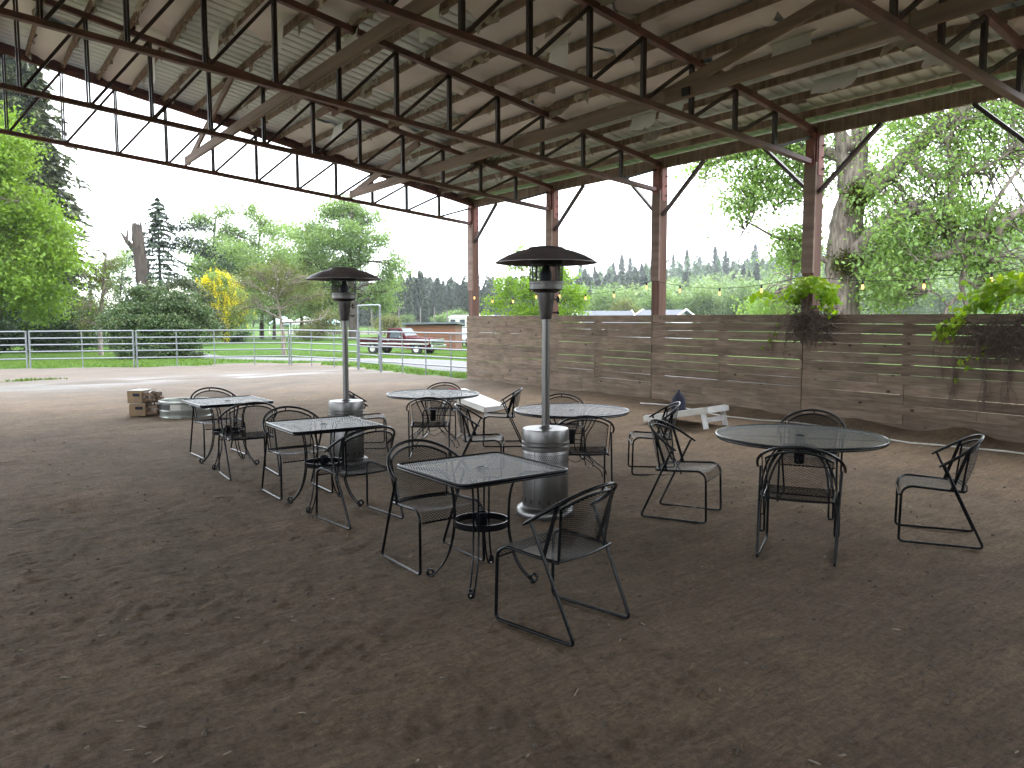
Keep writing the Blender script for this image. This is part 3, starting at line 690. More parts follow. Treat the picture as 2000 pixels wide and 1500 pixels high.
# long timber ties lying on the bottom chords and their braces up to the roof
for X_, jo in ((4.10, 0), (7.72, .02)):
    yy = Y1 - .2
    for L in (6.6, 6.6, 6.6, 6.6):
        MB().bar((X_ + jo, yy, zbot(X_) + .125), (X_ + jo, yy - L + .012, zbot(X_) + .125), .045, .17).build('tie_beam', M['beam'], barn, bevel=.003); yy -= L; jo += .003
for (x, y0, z0, y1, z1) in ((4.16, 17.35, 4.85, 14.1, ztop(4.1) - .06), (7.78, 17.35, 4.52, 14.1, ztop(7.7) - .06), (7.79, 7.5, 4.55, 4.3, ztop(7.7) - .02), (4.16, 7.5, 4.9, 4.3, ztop(4.1) - .02)):
    MB().bar((x, y0, z0), (x, y1, z1), .045, .14, (1, 0, 0) if False else (0, 0, 1)).build('roof_brace', M['beam'], barn, bevel=.003)
MB().box((7.72, 7.02, 4.50), (.052, .12, .10)).build('joint_plate', M['bolt'], barn)
for (x, y) in ((6.05, 14.05), (5.9, 14.4), (7.0, 13.6)): MB().bar((x, y + .25, ztop(x) - .02), (x, y - .3, ztop(x) + .0), .06, .12).build('timber_stub', M['beam'], barn)
# dark tattered clump wedged on the second truss
V = []; F = []
mb = MB()
for i in range(120):
    a = Vector((9.2 + rs.gauss(0, .10), 14.0 + rs.gauss(0, .14), ztop(9.2) - .03 + rs.gauss(0, .05))); b = a + Vector((rs.gauss(0, .1), rs.gauss(0, .12), rs.gauss(0, .05))); mb.tube([a, (a + b) / 2 + Vector((0, 0, .03)), b], .012, 4)
tag(mb.build('nest', M['clod']), 'dark ragged bird nest wedged on top of a roof truss', 'nest')

# ------------------------------------------------------------------ board fence
fence = empty('board_fence', (11.0, 0, 0), label='solid horizontal board fence of weathered planks along the right side', cat='fence')
rb = random.Random(3); ROWS = 12; TOPZ = 1.695
bays = [(BAY[k + 1], BAY[k]) for k in range(6)]
for bi, (ya, yb) in enumerate(bays):
    if bi == 0: yb += .10
    zt = TOPZ + rb.uniform(-.006, .006); 
    gaps = []
    for r in range(ROWS):
        if bi == 0: g = rb.choice((.001, .002, .003))
        elif r in (0, 1, 2, 3, 5): g = rb.choice((.004, .009, .014, .016))
        elif r < 8: g = rb.choice((.002, .004, .009))
        else: g = rb.choice((.001, .002, .005))
        gaps.append(g * .54)
    if bi >= 4: gaps = [g * .8 for g in gaps]
    bh = (TOPZ + .02 - sum(gaps[:-1])) / ROWS; z = zt
    for r in range(ROWS):
        split = [ya + .004, yb - .004]
        if rb.random() < .6: split = [ya + .004, ya + (yb - ya) * rb.choice((.5, .5, .38, .62)), yb - .004]
        for a, b in zip(split[:-1], split[1:]):
            w0, w1 = rb.uniform(-.004, .0045), rb.uniform(-.004, .0045); e0, e1 = rb.uniform(0, .004), rb.uniform(0, .004)
            if r == 0: w0 = w1 = 0
            yc = (a + b) / 2; h2 = (b - a) / 2 - .002; xo = rb.uniform(-.004, .004)
            vs = [(-.019 + xo, -h2, -bh + e0 + w0), (.019 + xo, -h2, -bh + e0 + w0), (.019 + xo, h2, -bh + e1 + w1), (-.019 + xo, h2, -bh + e1 + w1), (-.019 + xo, -h2, w0), (.019 + xo, -h2, w0), (.019 + xo, h2, w1), (-.019 + xo, h2, w1)]
            MB().add(vs, [(0, 3, 2, 1), (4, 5, 6, 7), (0, 1, 5, 4), (1, 2, 6, 5), (2, 3, 7, 6), (3, 0, 4, 7)]).build('board', M['board'], fence, loc=(0, yc, z), bevel=.003)
        z -= bh + gaps[r]
    ym = (ya + yb) / 2
    MB().box((.066, 0, .83), (.09, .14, 1.66)).build('stud', M['post'], fence, loc=(0, ym, 0))
# ------------------------------------------------------------------ far walls of the barn behind and left of the camera
def wallb(name, a, b, h, lab):
    w = empty(name, (0, 0, 0), label=lab, cat='wall'); d = Vector(b) - Vector(a); L = d.length; d.normalize(); n = 12
    for r in range(int(h / .3)):
        z = .15 + r * .3; MB().bar(Vector(a) + Vector((0, 0, z)), Vector(b) + Vector((0, 0, z)), .03, .295).build('board', M['board'], w)
    return w
wallb('board_wall', (LX, BAY[-1], 0), (EX, BAY[-1], 0), 4.5, 'tall board wall closing the near end of the barn')
# ------------------------------------------------------------------ corral panels and gate frame
def panel(a, b, mids, left_post=True, label='', h=1.22):
    za, zb = gz(*a) + .02, gz(*b) + .02
    p = empty('pipe_fence', (a[0], a[1], za), label=label, cat='pipe fence', group='galvanised pipe panels round the arena')
    d = Vector((b[0] - a[0], b[1] - a[1], zb - za)); up = Vector((0, 0, 1)); e = d.normalized() * .05
    for t, nm in ((0, 'post'), (1, 'post')):
        q = d * t + (e if t == 0 else -e); MB().tube([q, q + up * h], .026, 8).build(nm, M['galv'], p, smooth=60)
    for t in mids: MB().tube([d * t + up * .0, d * t + up * h], .018, 8).build('picket', M['galv'], p, smooth=60)
    for f in (1.0, .815, .64, .46, .265): MB().tube([e + up * (h * f - .02), d - e + up * (h * f - .02)], .022, 8).build('rail', M['galv'], p, smooth=60)
    return p
fp = FENCE_PTS
panel(fp[0], fp[1], (.33, .66), label='pipe fence panel at the far left, mostly beyond the big maple')
panel(fp[1], fp[2], (.33, .66), label='second pipe fence panel from the left end')
panel(fp[2], fp[3], (.5,), label='pipe fence panel in front of the dark laurel bushes')
panel(fp[3], fp[4], (.5,), label='pipe fence panel in front of the thin trunk and drive')
panel(fp[4], fp[5], (.26, .50, .76), label='long pipe fence panel in front of the round rhododendron')
panel(fp[5], fp[6], (.33, .66), label='pipe fence panel beside the tall gate frame, left of it')
panel(fp[7], fp[8], (.26, .52, .78), label='pipe fence panel ending at the board fence, in front of the truck')
ga, gb = fp[6], fp[7]; g0 = gz(*ga)
gate = empty('corral_gate', (ga[0], ga[1], g0), label='tall arched pipe gate frame with a five rail gate in it', cat='gate')
d = Vector((gb[0] - ga[0], gb[1] - ga[1], 0)); H = 2.02
MB().tube(round_path([(0, 0, 0), (0, 0, H), tuple(d + Vector((0, 0, H))), tuple(d)], .06), .028, 8).build('arch_frame', M['galv'], gate, smooth=60)
gl = MB().tube(round_path([tuple(d * .05 + Vector((0, 0, .25))), tuple(d * .05 + Vector((0, 0, 1.2))), tuple(d * .93 + Vector((0, 0, 1.2))), tuple(d * .93 + Vector((0, 0, .25)))], .05), .02, 8).build('gate_leaf', M['galv'], gate, smooth=60)
for z in (.25, .5, .75, .98): MB().tube([tuple(d * .05 + Vector((0, 0, z))), tuple(d * .93 + Vector((0, 0, z)))], .02, 8).build('rail', M['galv'], gl, smooth=60)
MB().box(tuple(d * .96 + Vector((0, 0, 1.02))), (.05, .07, .16)).build('latch', M['bolt'], gate)
# ------------------------------------------------------------------ mesh chairs
def make_chair():
    root = empty('mesh_chair')
    # sled side frames: seat rail, front leg, runner, raking rear leg up to the arm tip
    for s in (-1, 1):
        x = .238 * s
        P = [(x * .93, -.15, .405), (x * .97, .0, .412), (x * .97, .21, .425), (x, .262, .385), (x * 1.02, .27, .012), (x * 1.03, -.275, .012), (x * 1.12, -.005, .60)]
        path = round_path(P[:3] + P[3:], .035, 5)
        MB().tube(path, .0095, 8).build('leg_frame', M['iron'], root, smooth=60)
    # arm hoop
    def hoop(t, k=1.0, dz_=0.0):
        s = math.sin(t); return (.288 * math.cos(t) * k, .005 - .275 * (s ** .85) * k, .603 + .187 * (s ** .9) + dz_)
    pts = [hoop(PI * i / 36) for i in range(37)]
    tip = lambda p, q: tuple(Vector(p) + (Vector(p) - Vector(q)).normalized() * .03)
    pts = [tip(pts[0], pts[2])] + pts + [tip(pts[-1], pts[-3])]
    MB().tube(pts, [.006] + [.0105] * 37 + [.006], 8).build('arm_rail', M['iron'], root, smooth=60)
    t0, t1 = math.radians(37), math.radians(143)
    inner = [hoop(t0 + (t1 - t0) * i / 24, .945, -.036) for i in range(25)]
    MB().tube(inner, .008, 8).build('back_rail', M['iron'], root, smooth=60)
    def bottom(t): return (.232 * math.cos(t) * 1.05, -.085 - .075 * math.sin(t), .405)
    for t in (t0, t1):
        s = 1 if t == t0 else -1
        a = hoop(t - s * .07, 1.0, 0); b = (.236 * s, -.06, .41)
        m = MB(); m.bar(a, b, .022, .006, (s, 0, 0)); c = hoop(t, .945, -.036); e = bottom(t); m.bar(c, e, .014, .006, (s, 0, 0)); m.build('upright', M['iron'], root)
    m = MB(); m.tube([hoop(PI / 2), hoop(PI / 2, .945, -.036)], .006, 6); m.build('spacer', M['iron'], root)
    # backrest mesh
    def SB(u, v):
        t = t0 + (t1 - t0) * u; s = np.sin(t)
        top = np.stack([.288 * np.cos(t) * .945, .005 - .275 * s ** .85 * .945, .603 + .187 * s ** .9 - .036], 1)
        bot = np.stack([.244 * np.cos(t), -.085 - .075 * s, .405 + 0 * t], 1)
        p = bot + (top - bot) * v[:, None]; p[:, 1] -= .018 * np.sin(PI * v) * s; return p
    V, F = diamond(SB, .50, .36, hu=.0135, hv=.0062, w=.0026, t=.0007)
    V = V.copy(); npmesh('backrest', V, F, mat=M['iron'], parent=root)
    # rim of the lower back
    lo = [(.244 * math.cos(t0 + (t1 - t0) * i / 16), -.085 - .075 * math.sin(t0 + (t1 - t0) * i / 16), .403) for i in range(17)]
    MB().tube(lo, .007, 6).build('lower_rail', M['iron'], root, smooth=60)
    # seat mesh with a dip and a rolled front edge
    def SS(u, v):
        x = (u - .5) * .452; y = -.155 + .40 * np.minimum(v / .86, 1); z = .412 + .010 * v - .022 * np.sin(PI * u) * np.sin(PI * np.clip(v / .9, 0, 1)) ** .8
        k = np.clip((v - .86) / .14, 0, 1); y = y + .030 * np.sin(k * PI / 2); z = z - .058 * (1 - np.cos(k * PI / 2)) - .012 * k
        y = y - .025 * np.sin(PI * u) * (1 - np.clip(v * 3, 0, 1)); return np.stack([x, y, z], 1)
    V, F = diamond(SS,   .452, .46, hu=.0135, hv=.0062, w=.0034, t=.0006); npmesh('seat', V, F, mat=M['iron'], parent=root)
    m = MB(); u = np.linspace(0, 1, 13); fr = SS(u, np.ones(13)); m.tube([tuple(p) for p in fr], .006, 6); m.build('front_rim', M['iron'], root, smooth=60); m = MB(); re = SS(u, np.zeros(13)); m.tube([tuple(p) for p in re], .007, 6)
    m.build('rear_rim', M['iron'], root, smooth=60)
    return root
CH = [  # x, y, facing angle, label
 (2.635, 3.22, 12, 'black mesh armchair nearest of all, at the near side of the closest square table'),
 (2.60, 4.58, 180, 'black mesh armchair at the far side of the closest square table, facing its near neighbour'),
 (2.59, 7.14, 180, 'black mesh armchair at the far side of the middle square table'),
 (2.65, 5.87, 7, 'black mesh armchair at the near side of the middle square table'),
 (2.54, 9.66, 183, 'black mesh armchair at the far side of the farthest square table, before the fire ring'),
 (2.47, 8.23, -3, 'black mesh armchair at the near side of the farthest square table'),
 (4.56, 9.86, -113, 'black mesh armchair half hidden behind the farther patio heater'),
 (4.93, 8.73, -32, 'black mesh armchair tucked under the near edge of the farthest round table'),
 (5.92, 10.10, 140, 'black mesh armchair behind the farthest round table, only its top rail clear'),
 (6.22, 8.94, 55, 'black mesh armchair beside the white cornhole board, right of the farthest round table'),
 (4.81, 7.39, -128, 'black mesh armchair turned side on between the two patio heaters'),
 (6.27, 7.67, 146, 'black mesh armchair on the far side of the middle round table'),
 (4.95, 5.74, -35, 'black mesh armchair just right of the nearer patio heater, under the middle round table'),
 (6.37, 6.17, 51, 'black mesh armchair right of the middle round table, before the board with the navy sack'),
 (4.94, 4.46, -154, 'black mesh armchair left of the closest round table, side on with its seat toward it'),
 (4.77, 3.22, -60, 'black mesh armchair with its back to us at the closest round table'),
 (6.30, 4.16, 119, 'black mesh armchair behind the closest round table, toward the fence'),
 (5.96, 2.85, 31, 'black mesh armchair farthest right, pulled out alone from the closest round table')]
chair0 = make_chair()
for i, (x, y, a, lab) in enumerate(CH):
    c = chair0 if i == 0 else copy_tree(chair0)
    c.location = (x, y, gz(x, y) + random.uniform(-.004, .002)); c.rotation_euler = (random.uniform(-.006, .006), random.uniform(-.006, .006), math.radians(a))
    tag(c, lab, 'chair', 'black mesh armchairs round the tables')
# ------------------------------------------------------------------ tables
def rod_pair(parent, ang, prof, sep, r, name='leg', scroll=False):
    ca, sa = math.cos(ang), math.sin(ang); m = MB()
    for s in (-1, 1):
        pts = bez([(q[0], s * sep * (q[2] if len(q) > 2 else 1), q[1]) for q in prof], 6)
        if scroll:
            x0, z0 = pts[-1][0], pts[-1][2]; c = (x0 + .004, z0 + .026)
            for k in range(1, 12):
                a = -PI / 2 + k * .52; rr_ = .026 * (1 - k * .045); pts.append((c[0] + rr_ * math.cos(a) * 1.0, pts[-1][1] * .86, c[1] + rr_ * math.sin(a)))
        m.tube([(p[0] * ca - p[1] * sa, p[0] * sa + p[1] * ca, p[2]) for p in pts], r, 7)
    if scroll: m.lathe([(.001, 0), (.016, 0), (.016, .012), (.001, .014)], 10, (prof[-1][0] * ca, prof[-1][0] * sa, 0))
    return m.build(name, M['iron'], parent, smooth=60)
def hole_ring(root, z, r=.026): MB().lathe([(r, z - .004), (r + .010, z - .004), (r + .010, z + .004), (r, z + .004), (r, z - .03)], 20).build('umbrella_ring', M['iron'], root, smooth=40)
def make_square():
    root = empty('square_table'); L = .78; h = L / 2
    V, F = diamond(lambda u, v: np.stack([(u - .5) * L, (v - .5) * L, .722 + 0 * u], 1), L, L, mask=lambda u, v: np.hypot((u - .5) * L, (v - .5) * L) > .028, hu=.008, hv=.018, w=.0064, t=.0008)
    npmesh('tabletop', V, F, mat=M['irontop'], parent=root)
    rc = .045; P = []
    for cx, cy, a0 in ((h - rc, h - rc, 0), (-h + rc, h - rc, 90), (-h + rc, -h + rc, 180), (h - rc, -h + rc, 270)):
        for k in range(7): a = math.radians(a0 + 15 * k); P.append((cx + rc * math.cos(a), cy + rc * math.sin(a), .720))
    m = MB(); m.tube(P, .009, 8, closed=True); m.tube([(x, y, .704) for x, y, z in P], .008, 8, closed=True); m.build('rim', M['iron'], root, smooth=60)
    hole_ring(root, .722)
    for k in range(4): rod_pair(root, math.radians(45 + 90 * k), [(.50, .703), (.36, .700), (.26, .690), (.205, .64), (.180, .55), (.172, .42), (.176, .32), (.20, .20), (.245, .10), (.305, .03), (.325, .012)], .016, .0065, scroll=True)
    m = MB(); m.tube([(.168 * math.cos(a), .168 * math.sin(a), .375) for a in np.linspace(0, 2 * PI, 33)[:-1]], .003, 6, closed=True)
    m.lathe([(.166, .355), (.172, .355), (.172, .395), (.166, .395), (.166, .355)], 32); m.build('shelf_ring', M['iron'], root, smooth=40)
    V, F = diamond(lambda u, v: np.stack([(u - .5) * .33, (v - .5) * .33, .362 + 0 * u], 1), .33, .33, mask=lambda u, v: (np.hypot(u - .5, v - .5) < .5) & (np.hypot(u - .5, v - .5) > .1), hu=.0075, hv=.014, w=.003)
    npmesh('shelf', V, F, mat=M['iron'], parent=root)
    MB().lathe([(.034, .33), (.036, .33), (.036, .44), (.034, .44), (.034, .33)], 16).build('umbrella_sleeve', M['iron'], root, smooth=40)
    return root
def make_round(kind):
    root = empty('round_table'); R = .64
    V, F = diamond(lambda u, v: np.stack([(u - .5) * 2 * R, (v - .5) * 2 * R, .722 + 0 * u], 1), 2 * R, 2 * R, mask=lambda u, v: (np.hypot(u - .5, v - .5) * 2 * R < R - .004) & (np.hypot(u - .5, v - .5) * 2 * R > .03), hu=.0075, hv=.016, w=.0060, t=.0006)
    npmesh('tabletop', V, F, mat=M['irontop'], parent=root)
    m = MB(); cir = lambda r, z, n=64: [(r * math.cos(2 * PI * k / n), r * math.sin(2 * PI * k / n), z) for k in range(n)]
    m.tube(cir(R, .718), .010, 8, closed=True); m.tube(cir(R - .006, .700), .007, 6, closed=True); m.build('rim', M['iron'], root, smooth=60)
    hole_ring(root, .722, .03)
    if kind == 0:
        prof = [(.63, .703), (.42, .698), (.31, .66), (.24, .55), (.17, .44), (.15, .33), (.19, .22), (.30, .14), (.40, .075), (.425, .01)]
        for k in range(4): rod_pair(root, math.radians(20 + 90 * k), prof, .05, .0065)
        m = MB()
        for k in range(4):
            a0 = math.radians(20 + 90 * k); a1 = a0 + PI / 2
            m.tube(bez([(.22 * math.cos(a0 + .2), .22 * math.sin(a0 + .2), .22), (.22 * math.cos(a0 + .75), .22 * math.sin(a0 + .75), .165), (.22 * math.cos(a1 - .2), .22 * math.sin(a1 - .2), .22)], 8), .004, 6)
        m.tube(cir(.155, .36, 28), .005, 6, closed=True); m.build('stretcher', M['iron'], root, smooth=60)
    else:
        m = MB()
        for a in (37, 127): c, s = math.cos(math.radians(a)), math.sin(math.radians(a)); m.bar((-.635 * c, -.635 * s, .703), (.635 * c, .635 * s, .703), .012, .005)
        m.build('cross_bar', M['iron'], root)
        prof = [(.05, .64), (.13, .63), (.24, .56), (.33, .42), (.375, .22), (.38, .01)]
        for k in range(4): rod_pair(root, math.radians(-8 + 90 * k), prof, .022, .0085)
        MB().tube(cir(.12, .635, 24), .006, 6, closed=True).build('stretcher', M['iron'], root, smooth=60)
    z0, z1 = (.34, .50) if kind == 0 else (.50, .70)
    MB().lathe([(.001, z0), (.04, z0), (.04, z1), (.034, z1), (.034, z0 + .01)], 16).build('umbrella_sleeve', M['iron'], root, smooth=40)
    m = MB()
    for k in range(4):
        a = math.radians((20 if kind == 0 else -8) + 90 * k); r = prof[-1][0]; m.lathe([(.001, 0), (.02, 0), (.02, .01), (.001, .014)], 10, (r * math.cos(a), r * math.sin(a), 0))
    m.build('foot', M['iron'], root)
    return root
sq = make_square()
for i, (x, y, a, lab) in enumerate(((2.64, 4.03, 1, 'closest square mesh table, its top and scroll feet in full view'), (2.61, 6.5, -1, 'middle square mesh table of the row of three, before the farther heater'), (2.47, 8.95, 2, 'farthest square mesh table of the row, just right of the fire ring'))):
    c = sq if i == 0 else copy_tree(sq); c.location = (x, y, gz(x, y)); c.rotation_euler = (0, 0, math.radians(a)); tag(c, lab, 'table', 'square mesh tables in a row')
r0 = make_round(0); r1 = make_round(1)
for c, x, y, lab in ((r0, 5.42, 9.5, 'farthest round mesh table, in front of the white cornhole board'), (copy_tree(r0), 5.64, 6.75, 'middle round mesh table, its edge passing behind the nearer heater pole'), (r1, 5.41, 3.67, 'closest round mesh table, largest in view, at right')):
    c.location = (x, y, gz(x, y)); c.rotation_euler = (0, 0, 0); tag(c, lab, 'table', 'round mesh tables')
# ------------------------------------------------------------------ patio heaters
def make_heater():
    root = empty('patio_heater')
    MB().lathe([(.001, .0), (.245, .0), (.25, .02), (.25, .05), (.235, .075), (.20, .088), (.001, .09)], 40).build('base', M['steelb'], root, smooth=40)
    b = MB().lathe([(.192, .08), (.195, .09), (.195, .60), (.192, .605)], 40).build('tank_housing', M['steelb'], root, smooth=40)
    m = MB()
    for k in range(16):
        a = 2 * PI * k / 16; c = Vector((.1955 * math.cos(a), .1955 * math.sin(a), .145)); m.box(tuple(c), (.005, .014, .036), a)
    m.build('vent_slot', M['black'], b)
    m = MB()
    for r in range(5):
        for k in range(64):
            a = 2 * PI * (k + .5 * (r % 2)) / 64; m.box((.1955 * math.cos(a), .1955 * math.sin(a), .47 + r * .016), (.003, .008, .008), a)
    m.build('perforated_band', M['black'], b)
    m = MB()
    for a in (2.0, 4.1, 0.0): m.box((.1965 * math.cos(a), .1965 * math.sin(a), .34), (.003, .004, .5), a)
    m.build('door_seam', M['steeld'], b)
    MB().lathe([(.196, .565), (.201, .57), (.201, .60), (.197, .605), (.201, .61), (.201, .635), (.197, .64), (.1965, .73), (.192, .742), (.001, .744)], 40).build('housing_lid', M['steelb'], root, smooth=35)
    MB().lathe([(.055, .742), (.05, .755), (.034, .76), (.032, 1.68)], 20).build('pole', M['steelb'], root, smooth=40)
    MB().lathe([(.034, 1.655), (.046, 1.66), (.050, 1.68), (.074, 1.875), (.001, 1.88)], 24).build('control_cone', M['steeld'], root, smooth=35)
    for z, r in ((1.82, .028), (1.71, .012)): MB().tube([(.055, 0.02, z), (.105, .02, z)], .006, 6).tube([(.092, .02, z), (.112, .02, z)], r, 14).build('knob', M['black'], root, smooth=40)
    MB().lathe([(.06, 1.872), (.10, 1.878), (.136, 1.905), (.136, 1.948), (.141, 1.952), (.141, 1.965), (.134, 1.97)], 36).build('burner_bowl', M['steeld'], root, smooth=35)
    V, F = diamond(lambda u, v: np.stack([.138 * np.cos(2 * PI * u), .138 * np.sin(2 * PI * u), 1.965 + .145 * v], 1), .87, .145, hu=.0075, hv=.009, w=.0030, t=.001)
    npmesh('burner_screen', V, F, mat=M['mesh_dark'], parent=root)
    m = MB(); m.lathe([(.05, 1.97), (.05, 2.03), (.02, 2.10), (.001, 2.11)], 24)
    for a in range(4): m.bar((.137 * math.cos(a * PI / 2 + .5), .137 * math.sin(a * PI / 2 + .5), 1.97), (.137 * math.cos(a * PI / 2 + .5), .137 * math.sin(a * PI / 2 + .5), 2.17), .014, .004, (math.cos(a * PI / 2 + .5), math.sin(a * PI / 2 + .5), 0))
    m.build('burner_core', M['mesh_dark'], root, smooth=40)
    MB().lathe([(.001, 2.10), (.140, 2.105), (.140, 2.175), (.001, 2.18)], 30).build('burner_cap', M['mesh_dark'], root, smooth=35)
    dome = [(.425, 2.118), (.425, 2.122), (.385, 2.148), (.32, 2.182), (.24, 2.212), (.17, 2.230), (.155, 2.236), (.14, 2.248), (.08, 2.256), (.001, 2.258), (.001, 2.252), (.14, 2.242), (.17, 2.224), (.24, 2.204), (.32, 2.174), (.385, 2.140), (.42, 2.117)]
    d = MB().lathe(dome, 56).build('reflector', M['domem'], root, smooth=50)
    m = MB()
    for k in range(3): a = 2 * PI * k / 3 + .4; m.tube([(.11 * math.cos(a), .11 * math.sin(a), 2.17), (.11 * math.cos(a), .11 * math.sin(a), 2.252)], .006, 6)
    for k in range(4): a = 2 * PI * k / 4 + .8; m.bar((.06 * math.cos(a), .06 * math.sin(a), 2.243), (.405 * math.cos(a), .405 * math.sin(a), 2.134), .012, .004)
    m.build('bolt', M['steeld'], d)
    return root
h0 = make_heater()
h0.location = (4.035, 5.17, gz(4.035, 5.17)); h0.rotation_euler = (0, 0, -YAW + .1)
tag(h0, 'tall mushroom patio heater nearer the camera, beside the closest square table', 'patio heater', 'mushroom patio heaters')
h1 = copy_tree(h0, loc=(3.64, 8.38, gz(3.64, 8.38)), rz=-YAW - .15, label='tall mushroom patio heater farther back, behind the middle square table')
# ------------------------------------------------------------------ fire ring, firewood boxes, cornhole boards, sack
x, y = 3.16, 13.95
ring = empty('fire_ring', (x, y, dz(x, y) - .01), -YAW, 'round galvanised metal fire ring on the dirt left of the farthest square table', 'fire ring')
m = MB(); m.lathe([(.405, 0), (.42, .0), (.42, .02), (.405, .035), (.405, .10), (.415, .115), (.415, .125), (.400, .14), (.400, .24), (.43, .262), (.43, .285), (.39, .285), (.385, .26), (.39, .0)], 56); m.build('band', M['ring'], ring, smooth=35)
a0, a1 = math.radians(200), math.radians(255); m = MB(); P = [(.408 * math.cos(a0 + (a1 - a0) * k / 8), .408 * math.sin(a0 + (a1 - a0) * k / 8)) for k in range(9)]
m.add([(p[0], p[1], .15) for p in P] + [(p[0], p[1], .235) for p in P], [(k, k + 1, k + 10, k + 9) for k in range(8)]); m.build('dark_label', M['black'], ring)
m = MB(); P = [(.409 * math.cos(a), .409 * math.sin(a)) for a in np.linspace(math.radians(258), math.radians(282), 5)]
m.add([(p[0], p[1], .15) for p in P] + [(p[0], p[1], .235) for p in P], [(k, k + 1, k + 6, k + 5) for k in range(4)]); m.build('paper_label', M['whited'], ring)
rq = random.Random(8)
def firewood(name, x, y, z, rz, label, sc=1.0):
    b = empty(name, (x, y, z), rz, label, 'firewood bundle', 'boxed firewood bundles by the fire ring')
    bx = MB().box((-.09, 0, .105 * sc), (.27, .36, .205 * sc)).build('carton', M['card'], b, bevel=.012)
    MB().box((-.232, -.02, .13 * sc), (.004, .18, .05)).build('printed_band', M['black'], bx)
    MB().box((-.06, -.1825, .14 * sc), (.12, .004, .05)).build('printed_band', M['sack'], bx)
    MB().box((-.09, 0, .211 * sc), (.25, .34, .006)).build('paper_lid', M['whited'], bx, bevel=.002)
    for k in range(7):
        a = rq.uniform(-.25, .25); r = rq.uniform(.028, .045); yy, zz = -.12 + .08 * (k % 4), .05 + .09 * (k // 4)
        MB().tube([(.02, yy, zz), (.23 + rq.uniform(-.02, .03), yy + a * .05, zz + rq.uniform(-.01, .02))], [r, r * .9], 5).build('log', M['logwood'], b)
    P = MB(); n = 14
    V = []; 
    for i in range(n + 1):
        for j in range(9):
            u = i / n; a = PI * 2 * j / 8; V.append((.05 + .17 * u, (.165 + rq.uniform(-.03, .02)) * math.cos(a), .10 * sc + (.10 * sc + rq.uniform(-.02, .02)) * math.sin(a)))
    F = grid_faces(n + 1, 9); keep_ = np.array([rq.random() < .55 for _ in F]); npmesh('torn_wrap', V, F[keep_], mat=M['wrap'], parent=b)
    return b
x, y = 2.62, 14.35; z0 = dz(x, y) - .006
firewood('firewood_bundle', x, y, z0, -YAW + .12, 'torn cardboard firewood bundle lying on the dirt, bottom of the pile', 1.0)
firewood('firewood_bundle', x + .0, y + .03, z0 + .217, -YAW - .1, 'torn cardboard firewood bundle stacked on top of the other', 1.0)
def cornhole(x, y, ang, z, label, redpatch=False):
    b = empty('cornhole_board', (x, y, z), ang, label, 'cornhole board')
    W, L = .60, 1.20; tilt = math.asin(.24 / L); Rt = Matrix.Rotation(tilt, 3, 'X')
    def T(p): q = Rt @ Vector(p); return (q.x, q.y, q.z + .005)
    n = 24; hy = .97; r = .076; vs = []; f = []
    outer = []
    for k in range(n):
        a = 2 * PI * k / n; c, s = math.cos(a), math.sin(a)
        t = min((W / 2) / max(abs(c), 1e-6), ((L - hy) if s > 0 else hy) / max(abs(s), 1e-6)); outer.append((c * t, hy + s * t))
    z_ = .095
    vs = [T((p[0], p[1], z_)) for p in outer] + [T((r * math.cos(2 * PI * k / n), hy + r * math.sin(2 * PI * k / n), z_)) for k in range(n)]
    f = [(k, (k + 1) % n, n + (k + 1) % n, n + k) for k in range(n)]
    top = MB().add(vs, f)
    for cx, cy in ((-W / 2, 0), (W / 2, 0), (-W / 2, L), (W / 2, L)): pass
    o = top.build('deck', M['white'], b); s_ = o.modifiers.new('s', 'SOLIDIFY'); s_.thickness = .012; s_.offset = -1
    def pc(nm, c, d):
        m = MB(); q = T(c); m.box(q, d, M4=Rt); return m.build(nm, M['white'] if nm != 'side_rail' else M['whited'], b, bevel=.002)
    # corner fill so the deck reads as a full rectangle
    m = MB()
    cs = [(-W / 2, 0), (W / 2, 0), (W / 2, L), (-W / 2, L)]
    for cx, cy in cs:
        ks = sorted(range(n), key=lambda k: (outer[k][0] - cx) ** 2 + (outer[k][1] - cy) ** 2)[:2]
        m.add([T((cx, cy, z_)), T((*outer[ks[0]], z_)), T((*outer[ks[1]], z_))], [(0, 1, 2)])
    m.build('deck_corner', M['white'], b)
    for s in (-1, 1): pc('side_rail', (s * (W / 2 - .01), L / 2, .04), (.02, L, .085))
    pc('end_rail', (0, .01, .04), (W - .045, .02, .085)); pc('end_rail', (0, L - .01, .04), (W - .045, .02, .085))
    for s in (-1, 1):
        a = T((s * (W / 2 - .042), L - .10, .055)); MB().bar(a, (a[0], a[1] + .07, .0), .085, .022, (1, 0, 0)).build('leg', M['white'], b, bevel=.002)
    q = T((0, L - .10, .03)); MB().box((0, q[1] + .045, .13), (W - .11, .02, .075)).build('leg_brace', M['white'], b, bevel=.002)
    return b, T
x, y = 8.19, 12.05
def facing(dx, dy): return math.atan2(-dx, dy)
b1, T1 = cornhole(8.12, 11.92, facing(-.18, .98), dz(8.12, 11.92) + .01, 'white cornhole board with red cloth by its hole, in front of the board fence')
q = Matrix.Rotation(b1.rotation_euler.z, 3, 'Z') @ Vector(T1((-.12, 1.03, .115))) + b1.location
m = MB()
for k in range(3): m.box((k * .07 - .08, (k % 2) * .06, .008 * k), (.15, .15, .03), .4 * k)
o = m.build('bean_bags', M['red'], None, loc=tuple(q), bevel=.01); o.name = 'bean_bag'; o.rotation_euler = (math.radians(10), 0, b1.rotation_euler.z); tag(o, 'red cloth bean bags heaped by the hole of the farther white board', 'bean bag')
b2, T2 = cornhole(9.22, 8.92, facing(.12, -.99), dz(9.25, 8.9) + .01, 'white cornhole board raised on its legs under the navy sack')
